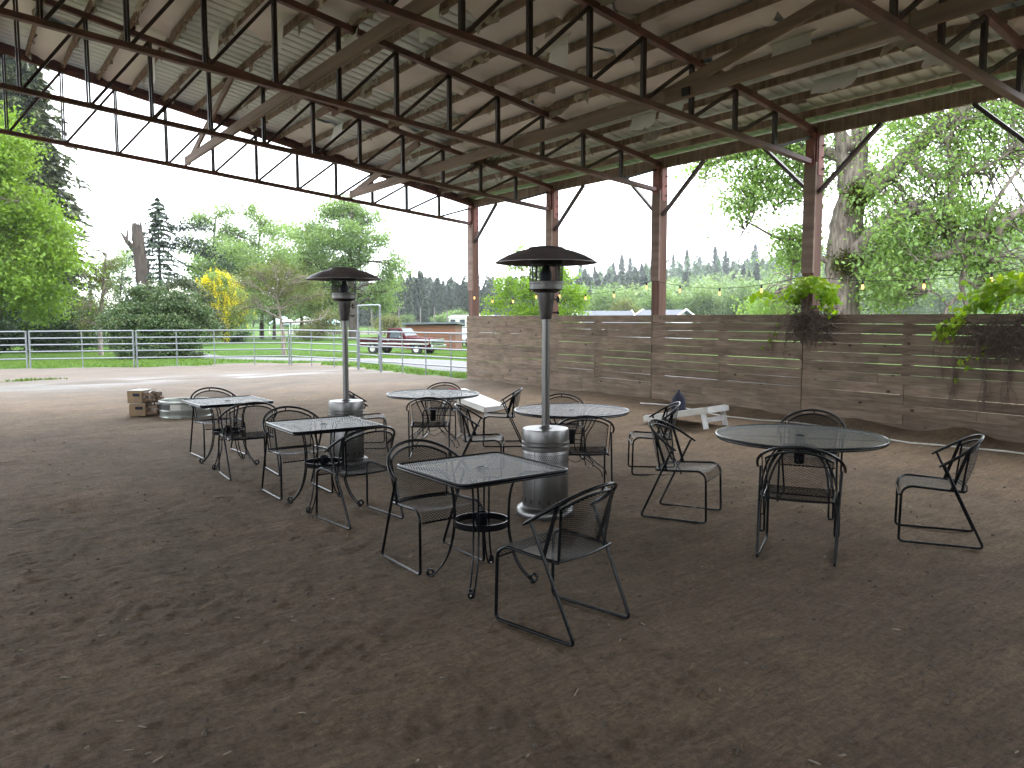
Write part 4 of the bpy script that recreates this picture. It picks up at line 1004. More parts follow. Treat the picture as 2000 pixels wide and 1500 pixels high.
q = Matrix.Rotation(b2.rotation_euler.z, 3, 'Z') @ Vector(T2((.03, .50, .10))) + b2.location
m = MB(); prof = [(.001, 0), (.10, .0), (.125, .03), (.128, .12), (.115, .20), (.085, .26), (.045, .30), (.022, .315), (.026, .345), (.012, .352), (.001, .35)]
vs = []; n = 20
for r, z in prof:
    for k in range(n): a = 2 * PI * k / n; w = 1 + .09 * math.sin(a * 5 + z * 14) * (r > .03) + .05 * math.sin(a * 2 + 1); vs.append((r * w * math.cos(a), r * .8 * w * math.sin(a), z))
m.add(vs, [(i * n + k, i * n + (k + 1) % n, (i + 1) * n + (k + 1) % n, (i + 1) * n + k) for i in range(len(prof) - 1) for k in range(n)])
o = m.build('drawstring_sack', M['sack'], None, smooth=60, loc=(q.x, q.y, q.z - .02)); tag(o, 'navy blue cloth sack standing on the raised cornhole board', 'sack')
# ------------------------------------------------------------------ string lights on the inside of the posts
BX = 10.98
posts_y = [y for y in BAY[:6]]
wire_h = {0: 2.30, 1: 2.28, 2: 2.36, 3: 2.30, 4: 2.30, 5: 2.32}
def wz(y):
    for k in range(5):
        if BAY[k + 1] <= y <= BAY[k] + .3:
            t = min(1, (BAY[k] - y) / 3.3); sag = (.17, .17, .17, .13, .1)[k]
            return wire_h[k] * (1 - t) + wire_h[k + 1] * t - sag * 4 * t * (1 - t)
    return 2.25
sl = empty('string_lights', (BX, 0, 0), label='black cable of small warm light bulbs strung between the posts above the fence', cat='string lights')
ysw = np.arange(BAY[4] - 1.5, BAY[0] + .05, .12)
MB().tube([(0, y, wz(y)) for y in ysw], .0045, 5).build('cable', M['cord'], sl, smooth=180)
BULBS = []
for px__, py__ in ((927, 589), (962, 598), (1002, 598), (1047, 593), (1092, 586), (1143, 590), (1198, 588), (1261, 575), (1326, 577), (1403, 582), (1484, 577), (1580, 561), (1680, 568), (1799, 571), (1929, 561)):
    t_ = (px__ - 1000) / 1530.0; dx, dy = F0 + R0 * t_; BULBS.append(BX / dx * dy)
sock = MB().lathe([(.001, 0), (.012, 0), (.016, -.02), (.016, -.06), (.013, -.062)], 10); blb = MB().lathe([(.013, -.060), (.017, -.08), (.019, -.095), (.020, -.112), (.012, -.130), (.001, -.135)], 12)
s0 = None
for y in BULBS:
    if s0 is None:
        s0 = sock.build('socket', M['cord'], sl, smooth=40, loc=(0, y, wz(y) + .004)); bb = blb.build('bulb', M['bulb'], s0, smooth=60)
    else:
        c = s0.copy(); COL.objects.link(c); c.location = (0, y, wz(y) + .004); d_ = bb.copy(); COL.objects.link(d_); d_.parent = c
# ------------------------------------------------------------------ vegetation
def leaf_arrays(P, size, tint, up=.5, asp=.55, fold=.18, dirs=None):
    n = len(P); s = size * RNG.uniform(.65, 1.25, n)
    d = RNG.normal(0, 1, (n, 3)) if dirs is None else dirs + RNG.normal(0, .45, (n, 3)); d[:, 2] -= .15; d /= np.linalg.norm(d, axis=1)[:, None] + 1e-9
    nr = RNG.normal(0, 1, (n, 3)); nr[:, 2] = np.abs(nr[:, 2]) + up * 2; b = np.cross(nr, d); b /= np.linalg.norm(b, axis=1)[:, None] + 1e-9
    nn = np.cross(d, b); s = s[:, None]
    V = np.stack([P - d * s * .5, P + b * s * asp * .5 + nn * s * fold * .5, P + d * s * .5, P - b * s * asp * .5 + nn * s * fold * .5], 1).reshape(-1, 3)
    F = np.arange(4 * n).reshape(-1, 4); return V, F, np.repeat(np.clip(tint, 0, 1), 4)
def in_blobs(blobs, n, shell=.45):
    B = np.array(blobs, float); vol = B[:, 3] * B[:, 4] * B[:, 5]; k = RNG.choice(len(B), n, p=vol / vol.sum())
    d = RNG.normal(0, 1, (n, 3)); d /= np.linalg.norm(d, axis=1)[:, None]; r = shell + (1 - shell) * RNG.random(n) ** .6
    r *= 1 + .14 * np.sin(d[:, 0] * 5 + k) * np.cos(d[:, 2] * 4 + k * 2)
    return B[k, :3] + d * r[:, None] * B[k, 3:6], k
def cloud(C, per, spread):
    n = len(C) * per; i = np.repeat(np.arange(len(C)), per); o = RNG.normal(0, 1, (n, 3)) * np.array(spread); return C[i] + o, i
def limb(m, a, b, r0, r1, bend=.12, n=6, sides=6, sag=0.0):
    a = np.array(a, float); b = np.array(b, float); L = np.linalg.norm(b - a); off = RNG.normal(0, bend * L, 3); mid = (a + b) / 2 + off; mid[2] += .08 * L - sag * L
    P = bez([a, mid, b], n // 2); m.tube(P, np.linspace(r0, r1, len(P)), sides, cap=False); return P
def broadleaf(name, x, y, blobs, trunk, ncl, per, size, mat, label, cat='tree', group=None, bark='bark', spread=.35, up=.5, shell=.45, twigs=.4, z=None, tr=.2, gap=None, sink=.15, sides=7, asp=.55):
    z = gz(x, y) - sink if z is None else z
    root = empty(name, (x, y, z), 0, label, cat, group)
    m = MB(); T = [np.array(p, float) for p in trunk]; nT = len(T)
    TP = np.array(bez(T, 5)); m.tube([tuple(p) for p in TP], np.linspace(tr, tr * .35, len(TP)), sides + 2, cap=False)
    C, k = in_blobs(blobs, ncl, shell)
    if gap is not None: q = fbm(C[:, 0] * gap[0] + 7, C[:, 2] * gap[0] + C[:, 1] * .5 * gap[0], 3, 33) > gap[1]; C = C[q]; k = k[q]
    ends = []
    for bi, b in enumerate(blobs):
        c = np.array(b[:3]); j = int(np.argmin(np.linalg.norm((TP - c) * np.array([1, 1, .6]) + np.array([0, 0, .35 * (c[2])])[None] * 0, axis=1) + .35 * np.maximum(TP[:, 2] - c[2] + .5, 0) * 3))
        rr_ = tr * (.55 if nT > 2 else .5) * (1 - .5 * j / len(TP)); P = limb(m, TP[j], c, max(rr_, .03), max(rr_ * .35, .015), .10, 6, 6); ends.append(P)
    for ci in range(len(C)):
        if RNG.random() < twigs:
            P = ends[k[ci]]; a = P[int(RNG.integers(len(P) // 2, len(P)))]; limb(m, a, C[ci], .022 * (1 + tr), .006, .10, 4, 4)
    m.build('trunk', M[bark], root, smooth=180)
    P, i = cloud(C, per, (spread, spread, spread * .6)); ct = RNG.uniform(.15, .85, len(C))
    V, F, t = leaf_arrays(P, size, ct[i] * .6 + RNG.uniform(0, .4, len(P)), up, asp)
    npmesh('crown', V, F, tint=t, mat=M[mat], parent=root)
    return root
def blobset(cx, cz, rx, rz, n, ry=None, br=(.28, .42), seed=0, zmin=None):
    r_ = np.random.default_rng(seed); ry = ry or rx; out = []
    for _ in range(n):
        d = r_.normal(0, 1, 3); d /= np.linalg.norm(d); k = .15 + .62 * r_.random() ** .5; f = r_.uniform(*br)
        p = [cx + d[0] * k * rx, d[1] * k * ry, cz + d[2] * k * rz]
        if zmin is not None: p[2] = max(p[2], zmin)
        out.append((p[0], p[1], p[2], rx * f, ry * f, rz * f * .85))
    return out
# big spring maple at left
x, y = at(-20, 46)
mb_ = []
for (lx, z_, r) in ((-6, 4, 3.0), (-6.5, 8.5, 3.0), (-4, 12, 2.8), (-2.5, 7, 3.0), (-2.0, 3.8, 2.6), (.3, 10.4, 2.6), (-.8, 12.8, 1.9), (1.2, 5.2, 2.4), (1.9, 8.3, 2.3), (3.6, 6.8, 2.0), (3.9, 4.6, 1.8), (2.9, 3.4, 1.6), (1.6, 11.2, 1.5), (-5, 14, 2.2), (-2.6, 15, 1.8), (-9, 11, 3), (-10, 5, 3), (3.4, 9.0, 1.5), (4.9, 5.6, 1.5), (4.8, 7.6, 1.3), (2.6, 12.2, 1.2), (.8, 14.2, 1.3)):
    q = R0 * lx + F0 * RNG.uniform(-2.2, 1.5); mb_.append((q[0], q[1], z_, r, r, r * .72))
broadleaf('maple_tree', x, y, mb_, [(0, 0, 0), (.1, .1, 2.2), (-.4, 0, 5), (-.8, .3, 9)], 1700, 84, .22, 'lf_maple', 'large bright spring green maple filling the left edge behind the pipe fence', spread=.5, up=1.0, shell=.35, tr=.45, twigs=.25, gap=(.6, -.36), asp=.7)
# dark laurels beneath it
for (pc, D, w, h, lab, sd) in ((110, 56, 4.6, 4.6, 'dark glossy laurel bush under the big maple, its right half open to the lawn', 1), (-10, 55, 4.6, 4.2, 'dark glossy laurel bush under the big maple at the picture edge', 2), (165, 66, 2.2, 4.0, 'smaller dark laurel bush next to the bend of the gravel drive', 3)):
    x, y = at(pc, D); broadleaf('laurel_bush', x, y, blobset(0, h * .45, w * .9, h * .55, 16, seed=sd, zmin=.6), [(0, 0, 0), (0, 0, h * .4)], 520, 46, .20, 'lf_dark', lab, 'bush', 'dark laurels', 'barkd', .34, .4, .55, .1, tr=.16, sink=.3)
# conifers: whorled branches with drooping sprays
def conifer(name, h, r, base, mat, nwh, nb, seed, droop=.25, irregular=0.0, size=.35, cards=9, bark='barkd', dense=1.0, label=None, cat=None, asp=.34):
    r_ = np.random.default_rng(seed); root = empty(name, (0, 0, 0), 0, label, cat); m = MB(); m.tube([(0, 0, -.3), (0, 0, h * .5), (0, 0, h)], [h * .014 + .05, h * .009 + .03, .02], 7, cap=False)
    Ps = []; Ds = []; Ts = []
    for k in range(nwh):
        t = k / (nwh - 1); z = base + (h - base) * t ** .92; rad = r * (1 - t) ** .78 * (.55 + .45 * min(1, (t + .12) * 4)) + .12
        for j in range(nb):
            if r_.random() > dense: continue
            a = 2 * PI * (j + .5 * (k % 2)) / nb + r_.normal(0, .25); R_ = rad * r_.uniform(.72, 1.12) * (1 + irregular * r_.normal(0, .5)); R_ = max(R_, .1); dr = droop * R_ * r_.uniform(.5, 1.3)
            u = np.linspace(.12, 1, cards); q = np.stack([np.cos(a) * R_ * u, np.sin(a) * R_ * u, z + .14 * R_ * u * (1 - t) - dr * u ** 2 + .0 * u], 1)
            w = (1 - u) * .28 * R_ + .05; side = np.array([-np.sin(a), np.cos(a), 0])
            for s in (-1, 0, 1):
                p = q + side[None] * (s * w + r_.normal(0, .06, cards))[:, None]; p[:, 2] += r_.normal(0, .05, cards) - abs(s) * .06 * R_ * .3
                Ps.append(p); dd = np.tile(np.array([np.cos(a), np.sin(a), -.25]) + side * s * .7, (cards, 1)); Ds.append(dd); Ts.append(np.full(cards, .25 + .5 * r_.random()) + .25 * u)
            if h > 9 and k % 2 == 0: m.tube([(0, 0, z), tuple(q[cards // 2]), tuple(q[-1])], [.05, .03, .01], 3, cap=False)
    P = np.concatenate(Ps); D_ = np.concatenate(Ds); T = np.concatenate(Ts)
    V, F, t = leaf_arrays(P, size, T + RNG.uniform(-.15, .15, len(T)), .9, asp, .1, D_); npmesh('crown', V, F, tint=t, mat=M[mat], parent=root); m.build('trunk', M[bark], root, smooth=180); return root
def put(o, px, D, lab=None, rz=0.0, s=1.0, cat='tree', group=None, sink=.1, sxy=None):
    x, y = at(px, D); o.location = (x, y, gz(x, y) - sink); o.rotation_euler = (0, 0, rz); o.scale = (s * (sxy or 1), s * (sxy or 1), s); return tag(o, lab, cat, group)
put(conifer('fir_tree', 34, 6.4, 3, 'lf_con2', 78, 16, 3, .34, .35, 1.0, 12), 62, 78, 'towering dark fir behind the big maple, rising past the roof edge')
put(conifer('fir_tree', 30, 5.0, 4, 'lf_con', 60, 13, 4, .34, .3, .95, 10), -60, 84, 'second towering fir at the left edge, mostly behind the maple')
# broken snag
x, y = at(281, 80); root = empty('dead_snag', (x, y, gz(x, y) - .2), 0, 'tall broken dead trunk with a jagged top and stub branch', 'tree')
m = MB(); u = np.array([R0[0], R0[1], 0]); P = [np.array([0, 0, 0]) + u * .9, np.array([0, 0, 4]) + u * .45, np.array([0, 0, 7.5]) + u * .15, np.array([0, 0, 10.0]) - u * .1, np.array([0, 0, 11.8]) - u * .2]
PP = bez(P, 5); m.tube(PP, np.interp(np.linspace(0, 1, len(PP)), [0, .3, .7, .93, 1], [1.05, .75, .58, .55, .42]) * (1 + .06 * np.sin(np.arange(len(PP)) * 2.3)), 12)
for k in range(9):
    a = 2 * PI * k / 9; b = P[-1] + np.array([math.cos(a) * .34, math.sin(a) * .34, -.3]); m.tube([b, b + np.array([math.cos(a) * .08, math.sin(a) * .08, .4 + .7 * random.random()])], [.2, .02], 5)
m.build('trunk', M['snag'], root, smooth=50)
m = MB(); b0 = P[3] - u * .4 + np.array([0, 0, -.4]); m.tube([b0, b0 - u * .8 + np.array([0, 0, .9]), b0 - u * 1.5 + np.array([0, 0, 2.0])], [.32, .22, .04], 7); m.tube([b0 - u * .8 + np.array([0, 0, .9]), b0 - u * .6 + np.array([0, 0, 2.4])], [.15, .03], 6)
for _ in range(7): s = random.choice((-1, 1)); zz = random.uniform(2.5, 5.5); m.tube([u * .4 + np.array([0, 0, zz]), u * (.4 + s * random.uniform(1.5, 3.6)) + np.array([0, 0, zz + random.uniform(-1.5, 2.6)])], [.1, .02], 5)
tag(m.build('stub_branch', M['snag'], root, smooth=50), kind='stuff')
put(conifer('spruce_tree', 14.8, 4.2, 4.2, 'lf_con', 24, 8, 8, .30, .55, .6, 9, dense=.72), 318, 82, 'lone ragged spruce just right of the broken snag')
m_ = kids(bpy.data.objects['spruce_tree'])
# long limb sweeping right from the spruce
sp = bpy.data.objects['spruce_tree']; mm = MB(); Q = []
for (z_, L, dz_) in ((11.6, 5.2, .4), (10.2, 7.4, -2.4), (9.6, 5.2, -.6)):
    P = np.array(bez([np.array([0, 0, z_]), u * L * .5 + np.array([0, 0, z_ + .45]), u * L + np.array([0, 0, z_ + dz_])], 12)); mm.tube([tuple(p) for p in P], np.linspace(.10, .02, len(P)), 5); Q.append(P[4:])
Q = np.concatenate(Q); C, i = cloud(Q, 26, (.35, .35, .28)); V, F, t = leaf_arrays(C, .42, RNG.uniform(0, 1, len(C)), .6, .35); npmesh('bough', V, F, tint=t, mat=M['lf_con'], parent=sp)
x, y = at(352, 68); broadleaf('cedar_bush', x, y, [(R0[0] * a, R0[1] * a, b, r, r, r * .7) for a, b, r in ((-1.8, 2.6, 1.4), (-.8, 4.2, 1.5), (.3, 5.0, 1.4), (1.2, 4.2, 1.4), (1.9, 2.8, 1.4), (0, 3.0, 1.7), (2.6, 1.9, 1.1), (-2.4, 1.6, 1.2))], [(0, 0, 0), (0, 0, 3.4)], 420, 50, .26, 'lf_con2', 'dense dark cedar mound behind the rhododendron, right of the snag', bark='barkd', spread=.32, shell=.6, tr=.2, twigs=.1, asp=.4)
# thin half bare tree by the drive
x, y = at(197, 50); broadleaf('thin_tree', x, y, [(R0[0] * a, R0[1] * a, b, r, r, r) for a, b, r in ((-.6, 3.4, .9), (.5, 4.4, .9), (-.2, 5.3, .8), (.8, 6.0, .7), (-1.0, 2.4, .8), (.6, 3.0, .9))], [(0, 0, 0), (.02, 0, 2.2), (.25, -.1, 4.2), (.5, -.3, 6.6)], 120, 18, .16, 'lf_pale', 'thin half bare tree beside the bend of the gravel drive', bark='bark', spread=.3, tr=.16, twigs=.8, shell=.3)
# rhododendron in front
x, y = at(312, 38)
rb_ = [(R0[0] * a + F0[0] * c, R0[1] * a + F0[1] * c, b, r, r, r * .8) for a, b, r, c in ((-1.9, 2.1, .85, 0), (-1.6, 1.2, .8, .2), (-1.2, 3.1, .8, .2), (-.4, 3.35, .75, 0), (.4, 2.75, .8, -.4), (1.1, 3.0, .75, .1), (1.75, 2.5, .75, 0), (2.1, 1.7, .7, .1), (-.9, 2.2, .9, -.9), (.2, 1.8, .95, -1.0), (1.2, 1.8, .9, -.7), (-.6, .9, .85, -.9), (.7, .8, .85, -1.0), (1.6, .9, .7, -.4), (0, 2.2, 1.1, .8), (-1.5, .7, .6, -.3), (0, .5, .7, -1.0), (1.0, .45, .6, -.8), (-.9, .4, .6, -.8))]
rh = broadleaf('rhododendron_bush', x, y, rb_, [(0, 0, 0), (0, 0, 1.6)], 900, 58, .125, 'lf_rhodo', 'large round dark green rhododendron bush just beyond the pipe fence', 'bush', bark='barkd', spread=.16, shell=.72, tr=.12, twigs=.05, sink=.25)
C = np.array([(R0[0] * a + F0[0] * -.2, R0[1] * a + F0[1] * -.2, b) for a, b in ((-1.25, 3.72), (-1.45, 3.5), (-1.6, 3.3), (-1.9, 3.05), (-2.1, 2.85), (-2.3, 2.6), (-.1, 3.9), (.9, 3.62), (1.15, 3.66), (1.5, 3.4), (.7, 3.4), (-2.4, 2.2), (1.7, 3.1), (-.6, 3.85), (.4, 3.3))])
P, i = cloud(C, 22, (.10, .10, .07)); V, F, t = leaf_arrays(P, .10, RNG.uniform(0, 1, len(P)), .5, .8); npmesh('blossom', V, F, tint=t, mat=M['lf_white'], parent=rh)
# laburnum in bloom
x, y = at(440, 76)
yb_ = [(R0[0] * a, R0[1] * a, b, r, r, r) for a, b, r in ((-1.8, 5.3, .9), (-.8, 6.2, .9), (.2, 5.6, 1.0), (1.2, 4.8, .9), (2.0, 3.9, .85), (-1.4, 4.0, 1.1), (-.2, 4.2, 1.1), (1.0, 3.2, 1.1), (-1.2, 2.6, 1.0), (.1, 2.5, 1.0), (2.4, 2.6, .7), (-.3, 1.2, .7), (1.4, 1.9, .8))]
lab_ = broadleaf('laburnum_tree', x, y, yb_, [(0, 0, 0), (.1, 0, 1.4), (0, .1, 3.2)], 520, 34, .17, 'lf_airy', 'small laburnum tree covered in hanging yellow blossom', spread=.26, shell=.4, tr=.12, twigs=.4, bark='barkd')
C, k = in_blobs([(a, b, c_, p * 1.12, q * 1.12, r * 1.12) for a, b, c_, p, q, r in yb_[:12]], 800, .85); w = (C @ np.array([R0[0], R0[1], 0])) + RNG.normal(0, .9, len(C)) < 1.6; C = C[w]; P = np.repeat(C, 22, 0) + RNG.normal(0, 1, (len(C) * 22, 3)) * np.array([.09, .09, .22]); V, F, t = leaf_arrays(P, .15, RNG.uniform(.45, 1, len(P)), .3, .6); npmesh('blossom', V, F, tint=t, mat=M['lf_yellow'], parent=lab_)
x, y = at(470, 80); broadleaf('low_shrub', x, y, blobset(0, .8, 1.8, .8, 5, seed=9), [(0, 0, 0), (0, 0, .6)], 100, 26, .2, 'lf_dark', 'low dark shrub at the foot of the yellow laburnum', 'bush', bark='barkd', spread=.3, tr=.1)
# small pink tinged tree on the lawn
x, y = at(554, 48)
pb = [(R0[0] * a, R0[1] * a, b, r, r, r * .7) for a, b, r in ((-2.4, 4.6, .8), (-1.4, 5.2, .8), (-.4, 5.5, .8), (.6, 5.3, .8), (1.6, 4.7, .8), (2.3, 3.9, .7), (-1.9, 3.6, .7), (-.8, 4.2, .9), (.4, 4.2, .9), (1.4, 3.6, .8), (2.8, 3.0, .6), (-2.6, 3.0, .5), (0, 3.2, .7), (-.2, 4.8, .8))]
broadleaf('apple_tree', x, y, pb, [(0, 0, 0), (0, 0, 1.3), (-.1, 0, 2.2), (-.3, 0, 3.6)], 420, 22, .10, 'lf_pale', 'small spreading apple tree with a slim forked trunk on the lawn', spread=.30, shell=.25, tr=.17, twigs=.75, bark='bark')
# airy alders and the big round tree beyond
def airy(name, px, D, blobs, label, ncl, per, size=.30, mat='lf_airy', tr=.3, gap=(.45, -.12), hgt=6, spread=.5, up=.5):
    ncl = int(ncl * 1.5); x, y = at(px, D); bl = [(R0[0] * a + F0[0] * c, R0[1] * a + F0[1] * c, b, r * 1.1, r * 1.1, r * .86) for a, b, r, c in blobs]
    return broadleaf(name, x, y, bl, [(0, 0, 0), (.1, .1, hgt * .4), (-.2, .1, hgt * .75), (.1, 0, hgt * 1.25)], ncl, per, size, mat, label, spread=spread, shell=.15, tr=tr, twigs=.65, gap=gap, bark='barkd', up=up)
s_ = lambda: RNG.uniform(-1.5, 1.5)
airy('alder_tree', 425, 96, [(-1.5, 14.5, 1.9, s_()), (1.0, 15.3, 1.7, s_()), (-3.0, 11.5, 1.8, s_()), (.8, 11.0, 2.4, s_()), (2.6, 9.4, 2.2, s_()), (-.6, 8.4, 2.2, s_()), (3.4, 12.4, 1.6, s_()), (1.5, 6.5, 2.0, s_()), (-2.6, 7.0, 1.6, s_())], 'airy alder with wispy top, behind the yellow laburnum', 330, 34, hgt=11)
airy('alder_tree', 512, 98, [(-1.0, 15.8, 1.5, s_()), (.6, 14.2, 1.9, s_()), (-3.4, 12.6, 1.9, s_()), (2.8, 12.4, 2.0, s_()), (-1.2, 11.0, 2.2, s_()), (3.4, 9.2, 2.1, s_()), (-3.4, 8.8, 2.0, s_()), (.5, 8.0, 2.3, s_()), (-1.0, 5.5, 2.2, s_()), (3, 6, 1.9, s_())], 'airy alder between the laburnum and the big round tree, twin leader', 380, 36, hgt=11)
airy('alder_tree', 590, 104, [(-1.6, 14.4, 1.8, s_()), (.8, 12.6, 2.0, s_()), (-1.4, 10.4, 2.0, s_()), (2.0, 9.0, 2.0, s_()), (0, 7.0, 2.2, s_()), (-2.8, 7.4, 1.8, s_()), (2.2, 5.4, 2.0, s_())], 'airy alder just left of the big round tree', 260, 34, hgt=10)
airy('round_tree', 690, 92, [(-4.4, 12.6, 1.8, s_()), (-2.6, 14.8, 1.9, s_()), (-.4, 15.4, 2.0, s_()), (1.8, 14.0, 2.0, s_()), (3.4, 11.8, 2.0, s_()), (4.8, 9.0, 1.8, s_()), (-3.0, 11.4, 2.1, s_()), (0, 12.0, 2.5, s_()), (-4.6, 9.0, 1.9, s_()), (-1.8, 8.6, 2.2, s_()), (1.4, 9.0, 2.3, s_()), (3.2, 6.8, 2.0, s_()), (5.4, 6.4, 1.4, s_()), (-4.0, 6.0, 1.8, s_()), (1.2, 5.6, 1.9, s_()), (3.6, 4.4, 1.5, s_()), (-1.4, 5.2, 1.6, s_())], 'big round crowned green tree left of the conifer wood, its trunk dark', 760, 40, .30, tr=.55, gap=(.4, -.2), hgt=12)
for px, D, sd2, lab in ((452, 90, 1, 'leafy green tree low between the cedar mound and the apple tree'), (536, 93, 2, 'leafy green tree rising directly behind the apple tree'), (622, 96, 3, 'leafy green tree tucked left of the farther heater dome')):
    airy('leafy_tree', px, D, [(-2.4, 8.4, 2.0, 0), (.2, 9.6, 2.2, 0), (2.4, 8.0, 2.0, 0), (-1.2, 6.2, 2.3, 0), (1.6, 5.6, 2.2, 0), (-3.0, 4.8, 1.8, 0), (3.2, 4.4, 1.7, 0), (0, 3.8, 2.0, 0)], lab, 320, 34, .30, 'lf_airy', .22, (.4, -.35), 7, .5)
airy('alder_tree', 243, 104, [(-1.5, 9.6, 1.9, 0), (1.0, 10.4, 1.8, 0), (-2.6, 7.0, 2.0, 0), (.6, 7.0, 2.2, 0), (2.8, 6.0, 1.8, 0), (-1.0, 4.2, 2.0, 0), (2.0, 3.4, 1.8, 0)], 'hazy pale alder left of the broken snag', 260, 34, hgt=7)
x, y = at(620, 86); broadleaf('low_shrub', x, y, blobset(0, 1.8, 3.2, 1.7, 9, seed=12), [(0, 0, 0), (0, 0, 1.2)], 260, 26, .2, 'lf_pale', 'wide olive green thicket behind the farther heater, beside the teal canopy', 'bush', spread=.4, tr=.12)
x, y = at(752, 118); broadleaf('low_shrub', x, y, blobset(0, 1.8, 3.0, 1.8, 8, seed=13), [(0, 0, 0), (0, 0, 1.2)], 200, 24, .26, 'lf_pale', 'pale green rounded shrub in the field framed by the pipe gate', 'bush', spread=.4, tr=.12)
# lime green maple past the board fence
x, y = at(1040, 58)
lb = [(R0[0] * a + F0[0] * c, R0[1] * a + F0[1] * c, b, r, r, r * .85) for a, b, r, c in ((-3.2, 2.4, .8, 0), (-2.5, 3.6, .9, .3), (-1.9, 5.0, .9, 0), (-1.2, 6.4, .75, .2), (-1.0, 7.4, .5, 0), (-.4, 4.6, 1.1, -.6), (.8, 4.8, 1.1, .4), (1.6, 6.1, .85, 0), (2.4, 5.2, .9, .2), (3.0, 4.0, .9, 0), (3.2, 2.8, .8, -.2), (1.4, 3.0, 1.1, -.6), (-.6, 2.8, 1.1, -.6), (-2.0, 2.2, .9, -.4), (0.3, 6.2, .8, 0), (0, 1.8, 1.2, 0), (2.4, 1.8, 1.0, 0))]
broadleaf('lime_maple', x, y, lb, [(0, 0, 0), (0, 0, 1.2), (.1, 0, 3.0), (-.1, 0, 5.0)], 520, 40, .17, 'lf_lime', 'vivid lime green maple beyond the fence, behind the nearer heater head', spread=.27, shell=.35, tr=.14, twigs=.5, gap=(.9, -.3), bark='barkd', up=.8, asp=.75)
# pale willowy tree and rough trees above the fence between the posts
airy('willow_tree', 1222, 120, [(0, 4.6, 1.5, 0), (-1.2, 3.4, 1.4, 0), (1.2, 3.2, 1.5, 0), (0, 2.4, 1.6, 0)], 'pale feathery willow in front of the roofs beyond the fence', 150, 34, .22, 'lf_pale', .15, (.6, -.3), 4, .4)
for px, D, s1, lab in ((1100, 150, 1.0, 'rounded green tree below the wooded hill, right of the lime maple'), (1180, 170, .9, 'low green tree on the slope left of the willow'), (1290, 175, 1.0, 'broad green tree behind the gabled roof'), (1370, 165, 1.1, 'broad green tree on the slope right of the third post'), (1450, 160, 1.0, 'fresh green tree below the oak boughs'), (1530, 165, 1.1, 'green tree on the slope left of the fourth post')):
    airy('hill_tree', px, D, [(-3.2, 5.4, 2.4, 0), (0, 7.0, 2.6, 0), (3.0, 5.6, 2.4, 0), (-1.6, 3.4, 2.6, 0), (1.8, 3.2, 2.6, 0), (4.6, 3.2, 1.8, 0), (-4.8, 3.0, 1.8, 0)], lab, 260, 26, .42, 'lf_far', .3, (.3, -.35), 6, .6)
# ---- the great oak beyond the fence
OD = 22.0
def op(px, y, D=OD): q = at(px, D); return np.array([q[0], q[1], hz(y, D)])
ox, oy = at(1650, OD); oz = gz(ox, oy) - .2; O0 = np.array([ox, oy, oz])
oak = empty('oak_tree', tuple(O0), 0, 'huge old oak with mossy twisting limbs beyond the board fence', 'tree')
def path(*p): return [op(*q) - O0 for q in p]
m = MB(); tk = path((1650, 745), (1643, 640), (1640, 560), (1641, 500), (1645, 435), (1654, 388), (1662, 330), (1662, 250), (1650, 120)); tk[0] = np.array([0, 0, 0.0])
P = bez(tk, 6); w = np.interp(np.linspace(0, 1, len(P)), [0, .12, .25, .38, .5, .62, .75, 1], [.60, .47, .45, .45, .43, .36, .26, .14]); w = w * (1 + .03 * np.sin(np.arange(len(w)) * 1.7) + .03 * np.sin(np.arange(len(w)) * 3.9)); m.tube(P, w, 14, cap=False)
